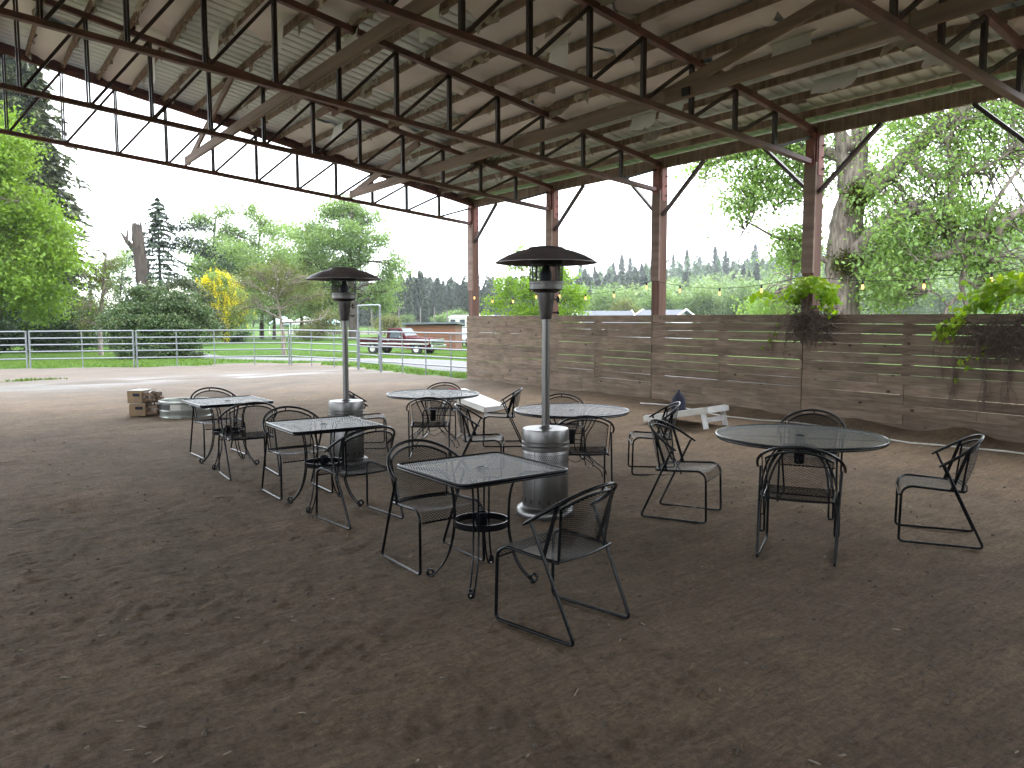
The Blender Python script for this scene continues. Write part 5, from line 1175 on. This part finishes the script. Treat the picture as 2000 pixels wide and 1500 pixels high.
LIMBS = [([(1648, 420), (1634, 330, 22), (1624, 260, 22), (1612, 150, 22)], .22, .10),
 ([(1662, 400), (1722, 345, 21.6), (1782, 285, 21.2), (1835, 243, 21), (1905, 190, 20.6), (2010, 120, 20)], .26, .10),
 ([(1652, 520), (1690, 468, 21.3), (1732, 440, 20.8), (1758, 415, 20.5), (1782, 410, 20.4), (1800, 432, 20.3), (1812, 452, 20.3), (1835, 447, 20.2)], .27, .17),
 ([(1835, 447, 20.2), (1838, 425, 20.2), (1833, 398, 20.2), (1846, 378, 20.2), (1848, 330, 20.0), (1830, 290, 20), (1850, 250, 20)], .14, .05),
 ([(1835, 447, 20.2), (1862, 466, 20.0), (1900, 462, 19.8), (1932, 468, 19.6), (1955, 430, 19.5), (2010, 405, 19.3)], .15, .09),
 ([(1838, 450, 20.2), (1856, 478, 20), (1872, 486, 19.9), (1900, 492, 19.8), (1928, 508, 19.8)], .13, .10),
 ([(1872, 486, 19.9), (1840, 500, 19.9), (1808, 504, 19.9)], .12, .11),
 ([(1872, 486, 19.9), (1877, 520, 19.9), (1872, 550, 19.9), (1876, 575, 19.9), (1888, 610, 19.9)], .09, .045),
 ([(1876, 545, 19.9), (1900, 562, 19.8), (1912, 590, 19.8)], .05, .015), ([(1872, 572, 19.9), (1845, 605, 19.9), (1842, 640, 19.9)], .055, .03), ([(1850, 600, 19.9), (1825, 575, 19.8), (1800, 570, 19.8)], .03, .012),
 ([(1690, 345), (1640, 320, 22), (1580, 300, 22.4), (1520, 300, 22.8), (1440, 310, 23), (1370, 330, 23)], .2, .05),
 ([(1650, 300), (1600, 240, 22), (1520, 220, 22), (1420, 240, 22)], .16, .05),
 ([(1655, 540), (1625, 520, 22), (1590, 500, 22.2), (1560, 465, 22.6), (1520, 470, 22.8), (1460, 440, 23)], .10, .03),
 ([(1470, 315, 23), (1462, 370, 23), (1465, 420, 23), (1440, 465, 23)], .05, .015), ([(1560, 300, 22.6), (1540, 370, 22.7), (1500, 420, 22.8)], .06, .015), ([(1545, 500, 22.6), (1543, 560, 22.5), (1580, 590, 22.4)], .035, .012),
 ([(1840, 240, 21), (1850, 170, 20.5), (1880, 100, 20)], .12, .05), ([(1760, 305, 21.3), (1800, 350, 20.8), (1890, 340, 20.2), (1960, 300, 19.8)], .10, .03), ([(1900, 462, 19.8), (1935, 390, 19.6), (1975, 330, 19.4)], .08, .03)]
segs = [np.array(P[8:])]; 
for pts, r0_, r1_ in LIMBS:
    Q = bez(path(*pts), 7); rr_ = np.linspace(r0_, r1_, len(Q)) * (1 + .10 * np.sin(np.arange(len(Q)) * 1.9)); m.tube(Q, rr_, 9, cap=True); segs.append(np.array(Q))
allseg = np.concatenate(segs)
# leaf clusters hang about the limbs in drifts with sky between
CL = []
def poly_sample(n, poly, D0, D1, gapk, thr, seed):
    xs_ = [p[0] for p in poly]; ys_ = [p[1] for p in poly]; out = []
    while len(out) < n:
        px = RNG.uniform(min(xs_), max(xs_), 4000); py = RNG.uniform(min(ys_), max(ys_), 4000); ins = np.zeros(4000, bool)
        for i in range(len(poly)):
            a = poly[i]; b = poly[(i + 1) % len(poly)]; c = ((a[1] > py) != (b[1] > py)); xx = a[0] + (py - a[1]) / (b[1] - a[1] + 1e-9) * (b[0] - a[0]); ins ^= c & (px < xx)
        k = ins & (fbm(px * gapk, py * gapk, 4, seed) > thr); out += list(zip(px[k], py[k]))
    return [op(a, b, RNG.uniform(D0, D1)) - O0 for a, b in out[:n]]
CL += poly_sample(560, [(1335, 300), (1420, 225), (1560, 190), (1600, 200), (1600, 395), (1560, 400), (1500, 390), (1480, 415), (1420, 430), (1400, 400), (1375, 370), (1345, 345)], 21.4, 23.6, .018, -.3, 101)
CL += poly_sample(75, [(1385, 450), (1450, 430), (1490, 470), (1560, 440), (1570, 500), (1500, 510), (1440, 480), (1400, 480)], 22, 23.4, .02, .05, 102)
CL += poly_sample(90, [(1440, 540), (1560, 500), (1575, 560), (1520, 610), (1450, 600)], 22, 25, .02, .03, 103)
CL += poly_sample(1150, [(1672, 150), (1800, 60), (2120, 40), (2120, 430), (1960, 480), (1900, 430), (1800, 400), (1715, 440), (1700, 400), (1690, 330)], 19, 24.5, .016, -.2, 104)
CL += poly_sample(640, [(1675, 500), (1700, 440), (1820, 400), (1980, 420), (2060, 470), (2060, 600), (1950, 590), (1900, 520), (1800, 540), (1750, 600), (1680, 600)], 19, 23.5, .018, -.12, 105)
CL += poly_sample(12, [(1660, 330), (1720, 350), (1690, 420), (1660, 400)], 20.6, 21.6, .03, -.1, 106)
CL = np.array(CL)
for ci in range(len(CL)):
    d = np.linalg.norm(allseg - CL[ci], axis=1) + RNG.uniform(0, .5, len(allseg)); j = int(np.argmin(d))
    if RNG.random() < .55: limb(m, allseg[j], CL[ci], .024, .006, .13, 6, 4)
m.build('trunk', M['bark'], oak, smooth=180)
P, i = cloud(CL, 24, (.33, .33, .17)); ct = RNG.uniform(.1, .9, len(CL)); V, F, t = leaf_arrays(P, .125, ct[i] * .6 + RNG.uniform(0, .4, len(P)), .7, .6); npmesh('crown', V, F, tint=t, mat=M['lf_oak'], parent=oak)
# moss on the upper sides of the big limbs
Q = []
for si, lo, hi in ((2, .02, 1.0), (5, .0, .3), (4, .1, .9), (3, .3, .8)):
    s = segs[si + 1]; k = RNG.uniform(lo, hi, 260 if si == 2 else 110) * (len(s) - 1); a = s[k.astype(int)]; Q.append(a + RNG.normal(0, .09, a.shape) + np.array([0, 0, .13]))
for (px, y_, n_, r_) in ((1664, 390, 200, .17), (1660, 385, 120, .15), (1632, 515, 130, .16), (1650, 520, 120, .15)): Q.append(op(px, y_, 21.5) - O0 + RNG.normal(0, r_, (n_, 3)) * np.array([1, .5, 1]))
Q = np.concatenate(Q); V, F, t = leaf_arrays(np.repeat(Q, 4, 0) + RNG.normal(0, .05, (len(Q) * 4, 3)), .10, RNG.uniform(0, 1, len(Q) * 4), .4, .4); npmesh('moss', V, F, tint=t, mat=M['lf_moss'], parent=oak)
# ---- golden hop vines over the fence
def lobed(P, size, tint, nd):
    n = len(P); prof = [(0, -.42), (.20, -.50), (.47, -.28), (.34, -.05), (.50, .18), (.24, .20), (0, .62), (-.24, .20), (-.50, .18), (-.34, -.05), (-.47, -.28), (-.20, -.50)]
    s = size * RNG.uniform(.6, 1.2, n)[:, None]; nr = nd + RNG.normal(0, .38, (n, 3)); nr /= np.linalg.norm(nr, axis=1)[:, None]
    dn = np.tile([0, 0, -1.0], (n, 1)) + RNG.normal(0, .5, (n, 3)); dn -= nr * np.sum(dn * nr, 1)[:, None]; dn /= np.linalg.norm(dn, axis=1)[:, None] + 1e-9; b = np.cross(nr, dn)
    vs = [P] + [P + b * s * a + dn * s * c - nr * s * .25 * (a * a + c * c) for a, c in prof]; V = np.stack(vs, 1).reshape(-1, 3); K = len(prof)
    o = (np.arange(n) * (K + 1))[:, None]; F = np.concatenate([o + np.array([[0, 1 + k, 1 + (k + 1) % K]]) for k in range(K)]); return V, F, np.repeat(tint, K + 1)
def vine(y0, z0, w, h, nleaf, lab, ext=(), tang=(0, 0, 0, 0), ntang=0, strands=()):
    r = empty('hop_vine', (11.0, y0, 0), 0, lab, 'vine')
    n = nleaf; a = RNG.uniform(0, PI, n); rad = RNG.uniform(.35, 1, n) ** .7
    P = np.stack([RNG.normal(0, .12, n) + .02 - .10 * np.sin(a) * rad, np.cos(a) * rad * w, z0 + np.sin(a) * rad * h], 1)
    nd = np.stack([np.full(n, -.7), np.cos(a) * .4, np.sin(a) * .6 + .2], 1); tn = np.clip(.15 + .55 * rad * np.sin(a) + RNG.uniform(-.15, .35, n), 0, 1)
    Ps = [P]; Ns = [nd]; Ts = [tn]
    for (ya, za, yb, zb, k, s) in ext:
        t = RNG.random(k); Ps.append(np.stack([-.06 + RNG.normal(0, .06, k), ya - y0 + (yb - ya) * t + RNG.normal(0, s, k), za + (zb - za) * t + RNG.normal(0, s, k)], 1)); Ns.append(np.tile([-.8, 0, .4], (k, 1))); Ts.append(RNG.uniform(.3, .95, k))
    P = np.concatenate(Ps); V, F, t = lobed(P, .085, np.concatenate(Ts), np.concatenate(Ns)); npmesh('leaves', V, F, tint=t, mat=M['lf_hop'], parent=r)
    m = MB(); ty, tz, tw, th_ = tang; ty -= y0
    for _ in range(ntang):
        p = np.array([-.05 - abs(RNG.normal(0, .05)), ty + RNG.normal(0, tw * .45), tz + th_ * RNG.uniform(.1, .55)]); L = [p]; d = RNG.normal(0, 1, 3) * np.array([.4, 1, .7])
        for _k in range(6):
            d = d + RNG.normal(0, .8, 3) * np.array([.5, 1, 1]) + np.array([0, 0, -.25]); d /= np.linalg.norm(d); p = p + d * .075; p[0] = min(p[0], -.03); p[0] = max(p[0], -.28); L.append(p)
        m.tube(bez(L, 2), .0042, 4, cap=False)
    for (ya, za, yb, zb, k) in strands:
        ya -= y0; yb -= y0
        for _ in range(k):
            q = [np.array([-.04 - .03 * RNG.random(), ya + RNG.normal(0, .06), za])]
            for t in (.25, .5, .75, 1): q.append(np.array([-.035 - .04 * RNG.random(), ya + (yb - ya) * t + RNG.normal(0, .05), za + (zb - za) * t * RNG.uniform(.8, 1.05)]))
            m.tube(bez(q, 4), .0032, 4, cap=False)
    m.build('dead_stems', M['twig'], r, smooth=180); return r
vine(7.32, 1.86, .42, .42, 560, 'golden hop vine wrapped round the fourth post above a tangle of dead stems', ext=((7.5, 1.98, 8.45, 2.0, 60, .05), (7.15, 1.85, 6.85, 1.65, 26, .05), (7.9, 1.5, 8.15, 1.1, 10, .06)), tang=(7.33, 1.50, .36, .34), ntang=330, strands=((7.9, 1.72, 8.05, 1.0, 5), (7.7, 1.6, 7.8, .9, 3)))
vine(4.35, 1.72, .62, .48, 800, 'golden hop vine heaped on the fence top at the right edge of view', ext=((4.9, 1.85, 5.25, 1.42, 70, .07), (5.0, 2.1, 5.15, 1.9, 10, .08), (5.1, 1.45, 5.35, 1.40, 16, .04), (4.8, 1.2, 5.0, .8, 10, .08)), tang=(4.45, 1.28, .55, .5), ntang=420, strands=((5.0, 1.6, 5.15, .45, 9), (5.25, 1.5, 5.3, .7, 5), (4.7, 1.3, 4.75, .3, 8), (4.4, 1.2, 4.5, .4, 8)))
# ---- conifer wood and wooded hillside
cons = [conifer('wood_conifer', 22, 3.4, 1.0, 'lf_con', 30, 8, 21, .30, .15, 1.35, 5), conifer('wood_conifer', 25, 3.6, 1.0, 'lf_con', 32, 8, 22, .28, .2, 1.35, 5), conifer('wood_conifer', 18, 3.6, .6, 'lf_con', 26, 8, 23, .30, .2, 1.35, 5)]
deci = []
for k in range(2):
    bl = [(RNG.uniform(-3, 3), RNG.uniform(-3, 3), RNG.uniform(3, 9), 2.6, 2.6, 2.0) for _ in range(9)]
    deci.append(broadleaf('wood_tree', 0, 0, bl, [(0, 0, 0), (0, 0, 4), (0, 0, 7)], 260, 13, .75, 'lf_far', None, None, spread=.8, shell=.4, tr=.3, twigs=0, z=0))
used = set(); made = {'c': 0, 'd': 0}
def plant(kind, px, D, s, lab, group):
    src = (cons if kind == 'c' else deci)[int(RNG.integers(0, 3 if kind == 'c' else 2))]
    c = src if src.name not in used else copy_tree(src)
    used.add(src.name); x, y = at(px, D); c.location = (x, y, gz(x, y) - .3); c.rotation_euler = (0, 0, RNG.uniform(0, 6.28)); c.scale = (s * RNG.uniform(1.1, 1.5),) * 2 + (s,)
    tag(c, lab, 'tree', group)
LC, LD = 'tall dark conifer in the wood beyond the field', 'hazy round green tree on the distant wooded hillside'
GC, GD = 'conifers of the distant wood', 'round trees of the distant hillside'
prof = lambda px: np.interp(px, [640, 700, 770, 800, 850, 880, 915, 960, 1000, 1100, 1140, 1200], [.62, .80, 1.0, .98, .92, .86, .80, .78, .74, .74, .8, .7])
for px in np.arange(640, 1180, 7.5):
    D = RNG.uniform(255, 300); plant('c', px + RNG.uniform(-3, 3), D, float(prof(px)) * RNG.uniform(.80, 1.04) * .78, LC, GC)
for px in np.arange(655, 1180, 16): plant('c', px, RNG.uniform(225, 245), float(prof(px)) * RNG.uniform(.48, .62), LC, GC)
for px in np.arange(1130, 2140, 14):
    D = RNG.uniform(430, 520); plant('c', px + RNG.uniform(-5, 5), D, RNG.uniform(.8, 1.2), LC + ' along the hill crest', GC + ' on the hill crest')
for _ in range(36):
    px = RNG.uniform(1130, 1760); plant('c', px, RNG.uniform(300, 420), RNG.uniform(.6, .9), LC + ' along the hill crest', GC + ' on the hill crest')
for _ in range(70):
    px = RNG.uniform(1130, 1700) if RNG.random() < .7 else RNG.uniform(1700, 2100); plant('d', px, RNG.uniform(240, 420), RNG.uniform(.7, 1.2), LD, GD)
for px, D, s1 in ((792, 190, .40), (862, 185, .42), (884, 190, .52), (901, 190, .45)): plant('d', px, D, s1, 'small fresh green sapling before the conifer wood', 'saplings before the conifer wood')
for px in np.arange(-150, 640, 34): plant('c' if RNG.random() < .35 else 'd', px + RNG.uniform(-10, 10), RNG.uniform(170, 230), RNG.uniform(.45, .75), 'hazy tree of the line closing the left distance', 'trees closing the left distance')

# the far wood behind the front trees reads as one mass
def mass(name, n, D0, D1, px0, px1, kind, mat, lab, hs):
    Vs = []; Fs = []; Ts = []; o = 0
    for q in range(n):
        px = RNG.uniform(px0, px1); D = RNG.uniform(D0, D1); x, y = at(px, D); z = gz(x, y) - .5; h = RNG.uniform(*hs)
        if kind == 'c':
            k = 170; t = RNG.random(k) ** .8; a = RNG.uniform(0, 2 * PI, k); r = h * .22 * (1 - t) ** .8 + .25; u = RNG.uniform(.6, 1, k)
            P = np.stack([np.cos(a) * r * u, np.sin(a) * r * u, h * (.06 + .94 * t) - r * .3 * u], 1); d = np.stack([np.cos(a), np.sin(a), np.full(k, -.35)], 1); sz = 2.0; asp = .42
        else:
            k = 150; P = RNG.normal(0, 1, (k, 3)); P /= np.linalg.norm(P, axis=1)[:, None]; P = P * RNG.uniform(.7, 1, k)[:, None] * np.array([h * .42, h * .42, h * .42]) + np.array([0, 0, h * .55]); d = None; sz = 1.5; asp = .8
        V, F, t_ = leaf_arrays(P, sz, np.clip(RNG.uniform(.1, .9) + RNG.uniform(-.25, .25, k), 0, 1), .8, asp, .1, d)
        Vs.append(V + np.array([x, y, z])); Fs.append(F + o); Ts.append(t_); o += len(V)
    return tag(npmesh(name, np.concatenate(Vs), np.concatenate(Fs), tint=np.concatenate(Ts), mat=M[mat]), lab, 'wood', kind='stuff')
mass('conifer_forest', 420, 290, 350, 560, 1260, 'c', 'lf_con', 'dense dark conifer wood closing the view beyond the field', (12, 19))
mass('hillside_conifers', 850, 400, 640, 1080, 2300, 'c', 'lf_hillcon', 'dense hazy conifer wood covering the distant hillside', (15, 25))
mass('hillside_woodland', 1150, 260, 560, 1080, 2000, 'd', 'lf_far', 'pale green broadleaf woodland on the lower hillside', (10, 16))
# ------------------------------------------------------------------ pickup truck
def make_truck():
    t = empty('pickup_truck')
    W = 1.0; L0, L1 = -2.75, 2.75           # nose toward +x
    def loft(secs, name, mat, parent=t, bev=.02):
        # secs: list of (x, [(y, z) ring])
        n = len(secs[0][1]); vs = [(x, y, z) for x, r in secs for y, z in r]
        fs = [(i * n + k, i * n + (k + 1) % n, (i + 1) * n + (k + 1) % n, (i + 1) * n + k) for i in range(len(secs) - 1) for k in range(n)]
        fs += [tuple(range(n - 1, -1, -1)), tuple((len(secs) - 1) * n + k for k in range(n))]
        return MB().add(vs, fs).build(name, mat, parent, bevel=bev)
    zt, zb = 1.06, .50
    # body side profile with wheel arches cut in
    def arch(cx): return [(cx - .47 * math.cos(a), .42 + .50 * math.sin(a)) for a in np.linspace(.12, PI - .12, 11)]
    pr = [(L0, .62), (L0, zt)] + [(1.0, zt + .0), (2.55, zt - .06), (L1 - .02, zt - .12), (L1, .62), (2.55, .50)] + [(x, z) for x, z in arch(1.72)[::-1]] + [(1.1, .46), (-.9, .46)] + [(x, z) for x, z in arch(-1.55)[::-1]] + [(-2.2, .55)]
    for s in (-1, 1): MB().prism(pr, s * W, s * (W - .10)).build('side_panel', M['truckred'], t, bevel=.012)
    hood = loft([(.95, [(-.9, zt - .3), (.9, zt - .3), (.9, zt + .05), (.5, zt + .09), (-.5, zt + .09), (-.9, zt + .05)]), (2.60, [(-.9, zt - .35), (.9, zt - .35), (.9, zt - .03), (.5, zt + .0), (-.5, zt + .0), (-.9, zt - .03)])], 'hood', M['truckred'])
    MB().box((-1.6, 0, .66), (2.2, 1.8, .06)).build('bed_floor', M['truckred'], t)
    MB().box((L0 + .03, 0, .83), (.06, 1.84, .46)).build('tailgate', M['truckred'], t, bevel=.01)
    MB().box((-.50, 0, .82), (.06, 1.84, .5)).build('bed_front', M['truckred'], t)
    MB().box((.2, 0, .50), (4.2, 1.0, .16)).build('chassis', M['black'], t)
    cab = loft([(-.52, [(-.88, zt - .02), (.88, zt - .02), (.80, 1.60), (.70, 1.66), (-.70, 1.66), (-.80, 1.60)]), (-.35, [(-.9, zt - .02), (.9, zt - .02), (.80, 1.66), (.68, 1.72), (-.68, 1.72), (-.80, 1.66)]), (.42, [(-.9, zt - .02), (.9, zt - .02), (.80, 1.66), (.68, 1.72), (-.68, 1.72), (-.80, 1.66)]), (.95, [(-.9, zt - .02), (.9, zt - .02), (.86, 1.10), (.7, 1.12), (-.7, 1.12), (-.86, 1.10)])], 'cab', M['truckred'], bev=.03)
    MB().add([(.93, -.80, 1.135), (.93, .80, 1.135), (.47, .66, 1.70), (.47, -.66, 1.70)], [(0, 1, 2, 3)]).build('windscreen', M['glass'], cab)
    for s in (-1, 1):
        MB().add([(-.36, s * .915, 1.10), (.66, s * .915, 1.10), (.36, s * .825, 1.60), (-.34, s * .825, 1.60)], [(0, 1, 2, 3)]).build('side_window', M['glass'], cab)
        MB().box((-.30, s * .90, 1.34), (.05, .06, .55)).build('pillar', M['truckred'], cab)
        MB().box((.62, s * 1.0, 1.16), (.05, .2, .12)).tube([(.60, s * .9, 1.1), (.62, s * 1.06, 1.15)], .012, 5).build('mirror', M['chrome'], cab)
        MB().box((.0, s * 1.004, .72), (5.3, .012, .10)).build('side_moulding', M['chrome'], t)
        MB().box((.0, s * 1.003, .985), (5.3, .01, .035)).build('stripe', M['white'], t)
        d = MB(); 
        for xx in (-.45, .72): d.box((xx, s * 1.005, .80), (.014, .012, .60))
        d.build('door_seam', M['black'], t)
        MB().box((-.32, s * 1.012, .90), (.14, .02, .03)).build('door_handle', M['chrome'], t)
        for cx in (-1.55, 1.72):
            w = MB().lathe([(.18, -.10), (.34, -.11), (.37, -.08), (.37, .08), (.34, .11), (.18, .10)], 26).build('tyre', M['tyre'], t, smooth=40, loc=(cx, s * .86, .37)); w.rotation_euler = (PI / 2, 0, 0); w.name = 'wheel'
            q = MB().lathe([(.001, .05), (.06, .11), (.09, .06), (.15, .04), (.185, .10), (.195, .115), (.195, -.1)], 22).build('rim', M['whited'], w, smooth=40); q.rotation_euler = (PI, 0, 0) if s > 0 else (0, 0, 0)
    g = MB(); g.box((L1 + .01, 0, .84), (.07, 1.9, .34)); gr = g.build('grille_surround', M['chrome'], t, bevel=.02)
    MB().box((L1 + .05, 0, .84), (.02, 1.3, .20)).build('grille', M['black'], gr)
    m = MB()
    for z in (.80, .86): m.box((L1 + .062, 0, z), (.01, 1.3, .018))
    m.build('grille_bar', M['chrome'], gr)
    for s in (-1, 1): MB().box((L1 + .05, s * .80, .84), (.03, .22, .17)).build('headlight', M['glass'], t, bevel=.01)
    MB().box((L1 + .12, 0, .55), (.14, 1.98, .17)).build('front_bumper', M['chrome'], t, bevel=.03)
    MB().box((L0 - .06, 0, .55), (.12, 1.9, .15)).build('rear_bumper', M['chrome'], t, bevel=.03)
    for s in (-1, 1): MB().box((2.66, s * 1.0, .80), (.10, .02, .06)).build('side_marker', M['card'], t)
    MB().box((-1.2, .1, .95), (.7, .5, .3)).build('bed_box', M['clod'], t)
    return t
x, y = at(782, 52); tr_ = make_truck(); tr_.location = (x, y, gz(x, y) + .02); tr_.rotation_euler = (0, 0, -YAW - math.radians(22)); tag(tr_, 'old maroon pickup truck with chrome bumper parked on the grass beyond the pipe fence', 'pickup truck')
# ------------------------------------------------------------------ horse trailer
x, y = at(925, 66); z = gz(x, y)
t = empty('horse_trailer', (x, y, z), -YAW, 'white horse trailer with tandem wheels beside the orange shed', 'trailer')
W, L, H = 2.2, 4.0, 2.65
MB().box((0, 0, 1.0), (L, W, 1.2)).build('lower_body', M['white'], t, bevel=.05)
MB().box((0, 0, 2.0), (L - .05, W - .06, .85)).build('upper_body', M['whited'], t, bevel=.04)
MB().prism([(-L / 2 - .05, 2.42), (-L / 2 - .05, 2.50), (-L / 2 + .3, 2.66), (L / 2 - .3, 2.66), (L / 2 + .05, 2.5), (L / 2 + .05, 2.42)], -W / 2 - .03, W / 2 + .03).build('roof', M['white'], t, bevel=.02)
for k in range(5): MB().box((-L / 2 + .35 + k * .78, -W / 2 - .0, 2.02), (.42, .05, .55)).build('window', M['glass'], t, bevel=.01)
MB().box((0, -W / 2 - .01, 1.62), (L, .03, .05)).build('rub_rail', M['chrome'], t)
for cx in (-1.15, -.30):
    w = MB().lathe([(.16, -.1), (.33, -.1), (.35, -.07), (.35, .07), (.33, .1), (.16, .1)], 24).build('wheel', M['tyre'], t, smooth=40, loc=(cx, -W / 2 + .06, .35)); w.rotation_euler = (PI / 2, 0, 0)
    MB().lathe([(.001, .07), (.10, .09), (.17, .06), (.17, -.05)], 20).build('rim', M['whited'], w, smooth=40)
    MB().tube([(cx + .42 * math.cos(a), -W / 2 - .02, .36 + .42 * math.sin(a)) for a in np.linspace(0, PI, 10)], .03, 6).build('mudguard', M['black'], t)
# ------------------------------------------------------------------ low shed
x, y = at(849, 60); z = gz(x, y)
s = empty('shed', (x, y, z), -YAW - .1, 'low orange brown timber shed with a flat grey roof behind the truck', 'shed')
for k in range(8): MB().box((0, -1.5, .12 + k * .235), (3.7, .04, .232)).build('siding_board', M['shedw'], s, bevel=.004)
for k in range(8): MB().box((-1.86, 0, .12 + k * .235), (.04, 3.0, .232)).box((1.86, 0, .12 + k * .235), (.04, 3.0, .232)).build('side_siding', M['shedw'], s)
MB().box((0, 1.5, .95), (3.7, .05, 1.9)).build('back_wall', M['shedw'], s)
MB().add([(-2.1, -1.9, 2.06), (2.1, -1.9, 2.14), (2.1, 1.8, 1.98), (-2.1, 1.8, 1.90), (-2.1, -1.9, 1.92), (2.1, -1.9, 2.0), (2.1, 1.8, 1.84), (-2.1, 1.8, 1.76)], [(0, 1, 2, 3), (7, 6, 5, 4), (0, 4, 5, 1), (1, 5, 6, 2), (2, 6, 7, 3), (3, 7, 4, 0)]).build('roof', M['shedr'], s)
# ------------------------------------------------------------------ houses beyond the fence
def house(px, D, w, dpt, hw, hr, rz, lab, gables=True):
    x, y = at(px, D); z = gz(x, y); h = empty('house', (x, y, z), rz, lab, 'house')
    MB().box((0, 0, hw / 2), (w, dpt, hw)).build('wall', M['white'], h)
    m = MB(); o = .5; m.add([(-w / 2 - o, -dpt / 2 - o, hw - .1), (w / 2 + o, -dpt / 2 - o, hw - .1), (w / 2 + o, 0, hw + hr), (-w / 2 - o, 0, hw + hr), (w / 2 + o, dpt / 2 + o, hw - .1), (-w / 2 - o, dpt / 2 + o, hw - .1)], [(0, 1, 2, 3), (3, 2, 4, 5)])
    rf = m.build('roof', M['houser'], h); s = rf.modifiers.new('s', 'SOLIDIFY'); s.thickness = .18
    for sx in (-1, 1):
        MB().prism([(-dpt / 2, hw), (dpt / 2, hw), (0, hw + hr)], sx * (w / 2 - .05), sx * w / 2 + .0, 'x').build('gable', M['white'], h)
        m = MB(); xx = sx * (w / 2 + o + .02); m.bar((xx, -dpt / 2 - o, hw - .08), (xx, 0, hw + hr + .05), .08, .16); m.bar((xx, 0, hw + hr + .05), (xx, dpt / 2 + o, hw - .08), .08, .16); m.build('barge_board', M['white'], h)
    for k in (-1, 0, 1):
        w_ = MB().box((k * w * .28, -dpt / 2 - .03, hw * .55), (1.3, .06, 1.1)).build('window', M['glass'], h)
        MB().box((k * w * .28, -dpt / 2 - .02, hw * .55 - .62), (1.5, .12, .1)).build('sill', M['white'], w_)
    return h
house(1178, 95, 6.0, 6, 1.9, 1.35, -YAW + .15, 'white house showing only its blue grey roof ridge, left of the willow')
house(1296, 88, 4.6, 4.5, 2.35, .95, -YAW - .75, 'white gabled house behind the third post')
house(1000, 110, 8.0, 6, 2.2, .7, -YAW, 'low pale roofed building behind the lime green maple')
# teal canopy tent far across the lawn
x, y = at(585, 135); z = gz(x, y); t = empty('canopy_tent', (x, y, z), -YAW, 'pale teal and white canopy tents far across the lawn behind the apple tree', 'canopy tent')
for k, (cx, ww, mt) in enumerate(((-2.8, 3.4, 'teal'), (1.2, 3.8, 'white'), (5.0, 3.4, 'teal'))):
    MB().add([(cx - ww / 2, -1.8, 2.1), (cx + ww / 2, -1.8, 2.1), (cx + ww / 2, 1.8, 2.1), (cx - ww / 2, 1.8, 2.1), (cx, 0, 3.3), (cx - ww / 2, -1.8, 1.75), (cx + ww / 2, -1.8, 1.75)], [(0, 1, 4), (1, 2, 4), (2, 3, 4), (3, 0, 4), (0, 5, 6, 1)]).build('canopy', M[mt], t)
    m = MB()
    for sx in (-1, 1):
        for sy in (-1, 1): m.tube([(cx + sx * ww / 2, sy * 1.8, 0), (cx + sx * ww / 2, sy * 1.8, 2.1)], .04, 6)
    m.build('leg', M['white'], t)
# far field fence posts and rail, utility poles
fp_ = empty('field_fence', (*at(760, 128), gz(*at(760, 128))), -YAW, 'distant grey post and rail fence across the hay field', 'fence')
b0 = Vector(fp_.location)
for k in range(15):
    px = 610 + k * 22; q = at(px, 128); v = Matrix.Rotation(YAW, 3, 'Z') @ (Vector((q[0], q[1], gz(*q))) - b0); MB().box((v.x, v.y, v.z + .75), (.16, .16, 1.5)).build('post', M['polew'], fp_)
m = MB(); 
for zz in (.7, 1.25): m.bar((-13.0, 0, zz), (14.0, 0, zz), .06, .1)
m.build('rail', M['polew'], fp_)
def pole(px, D, ytop, lab, cross=False, can=False, r=.14):
    x, y = at(px, D); z = gz(x, y); h = hz(ytop, D) - z; p = empty('utility_pole', (x, y, z), -YAW, lab, 'utility pole')
    MB().tube([(0, 0, 0), (0, 0, h)], [r, r * .7], 8).build('pole', M['polew'], p, smooth=60)
    if cross:
        c = MB().box((0, 0, h - .35), (2.2, .12, .14)).build('crossarm', M['polew'], p)
        for s in (-.95, -.5, .5, .95): MB().lathe([(.001, 0), (.05, 0), (.05, .12), (.001, .14)], 8, (s, 0, h - .28)).build('insulator', M['whited'], c)
    if can: MB().lathe([(.001, 0), (.28, 0), (.28, .9), (.001, .95)], 14, (-.42, 0, h - 1.6)).build('transformer', M['galv'], p, smooth=40)
    return x, y, z + h
pole(1704, 96, 512, 'pale utility pole with a grey transformer seen through the oak', True, True, .17)
pole(780, 150, 598, 'utility pole with a crossarm before the conifer wood', True)
pole(727, 150, 600, 'bare leaning pole seen inside the pipe gate frame')
pole(849, 152, 600, 'thin street lamp pole before the saplings')
pole(822, 160, 601, 'slim dark pole left of the thin lamp pole')
pole(874, 155, 606, 'short pale pole among the saplings')
# small marker post on the verge
x, y = at(147, 70); MBp = MB().box((0, 0, .35), (.16, .12, .9)).build('marker_post', M['whited'], None, loc=(x, y, gz(x, y))); tag(MBp, 'short pale marker post on the verge where the drive bends', 'post')
# ------------------------------------------------------------------ hazy air
m, nt, out = new_mat('pale haze'); pv = N(nt, 'ShaderNodeVolumePrincipled'); pv.inputs['Density'].default_value = HAZE
pv.inputs['Color'].default_value = (.90, .95, 1.0, 1); pv.inputs['Anisotropy'].default_value = .25
nt.links.new(pv.outputs[0], out.inputs['Volume'])
if HAZE > 0:
    o = MB().box((0, 0, 35), (2000, 2000, 90)).build('haze', m); tag(o, kind='stuff')
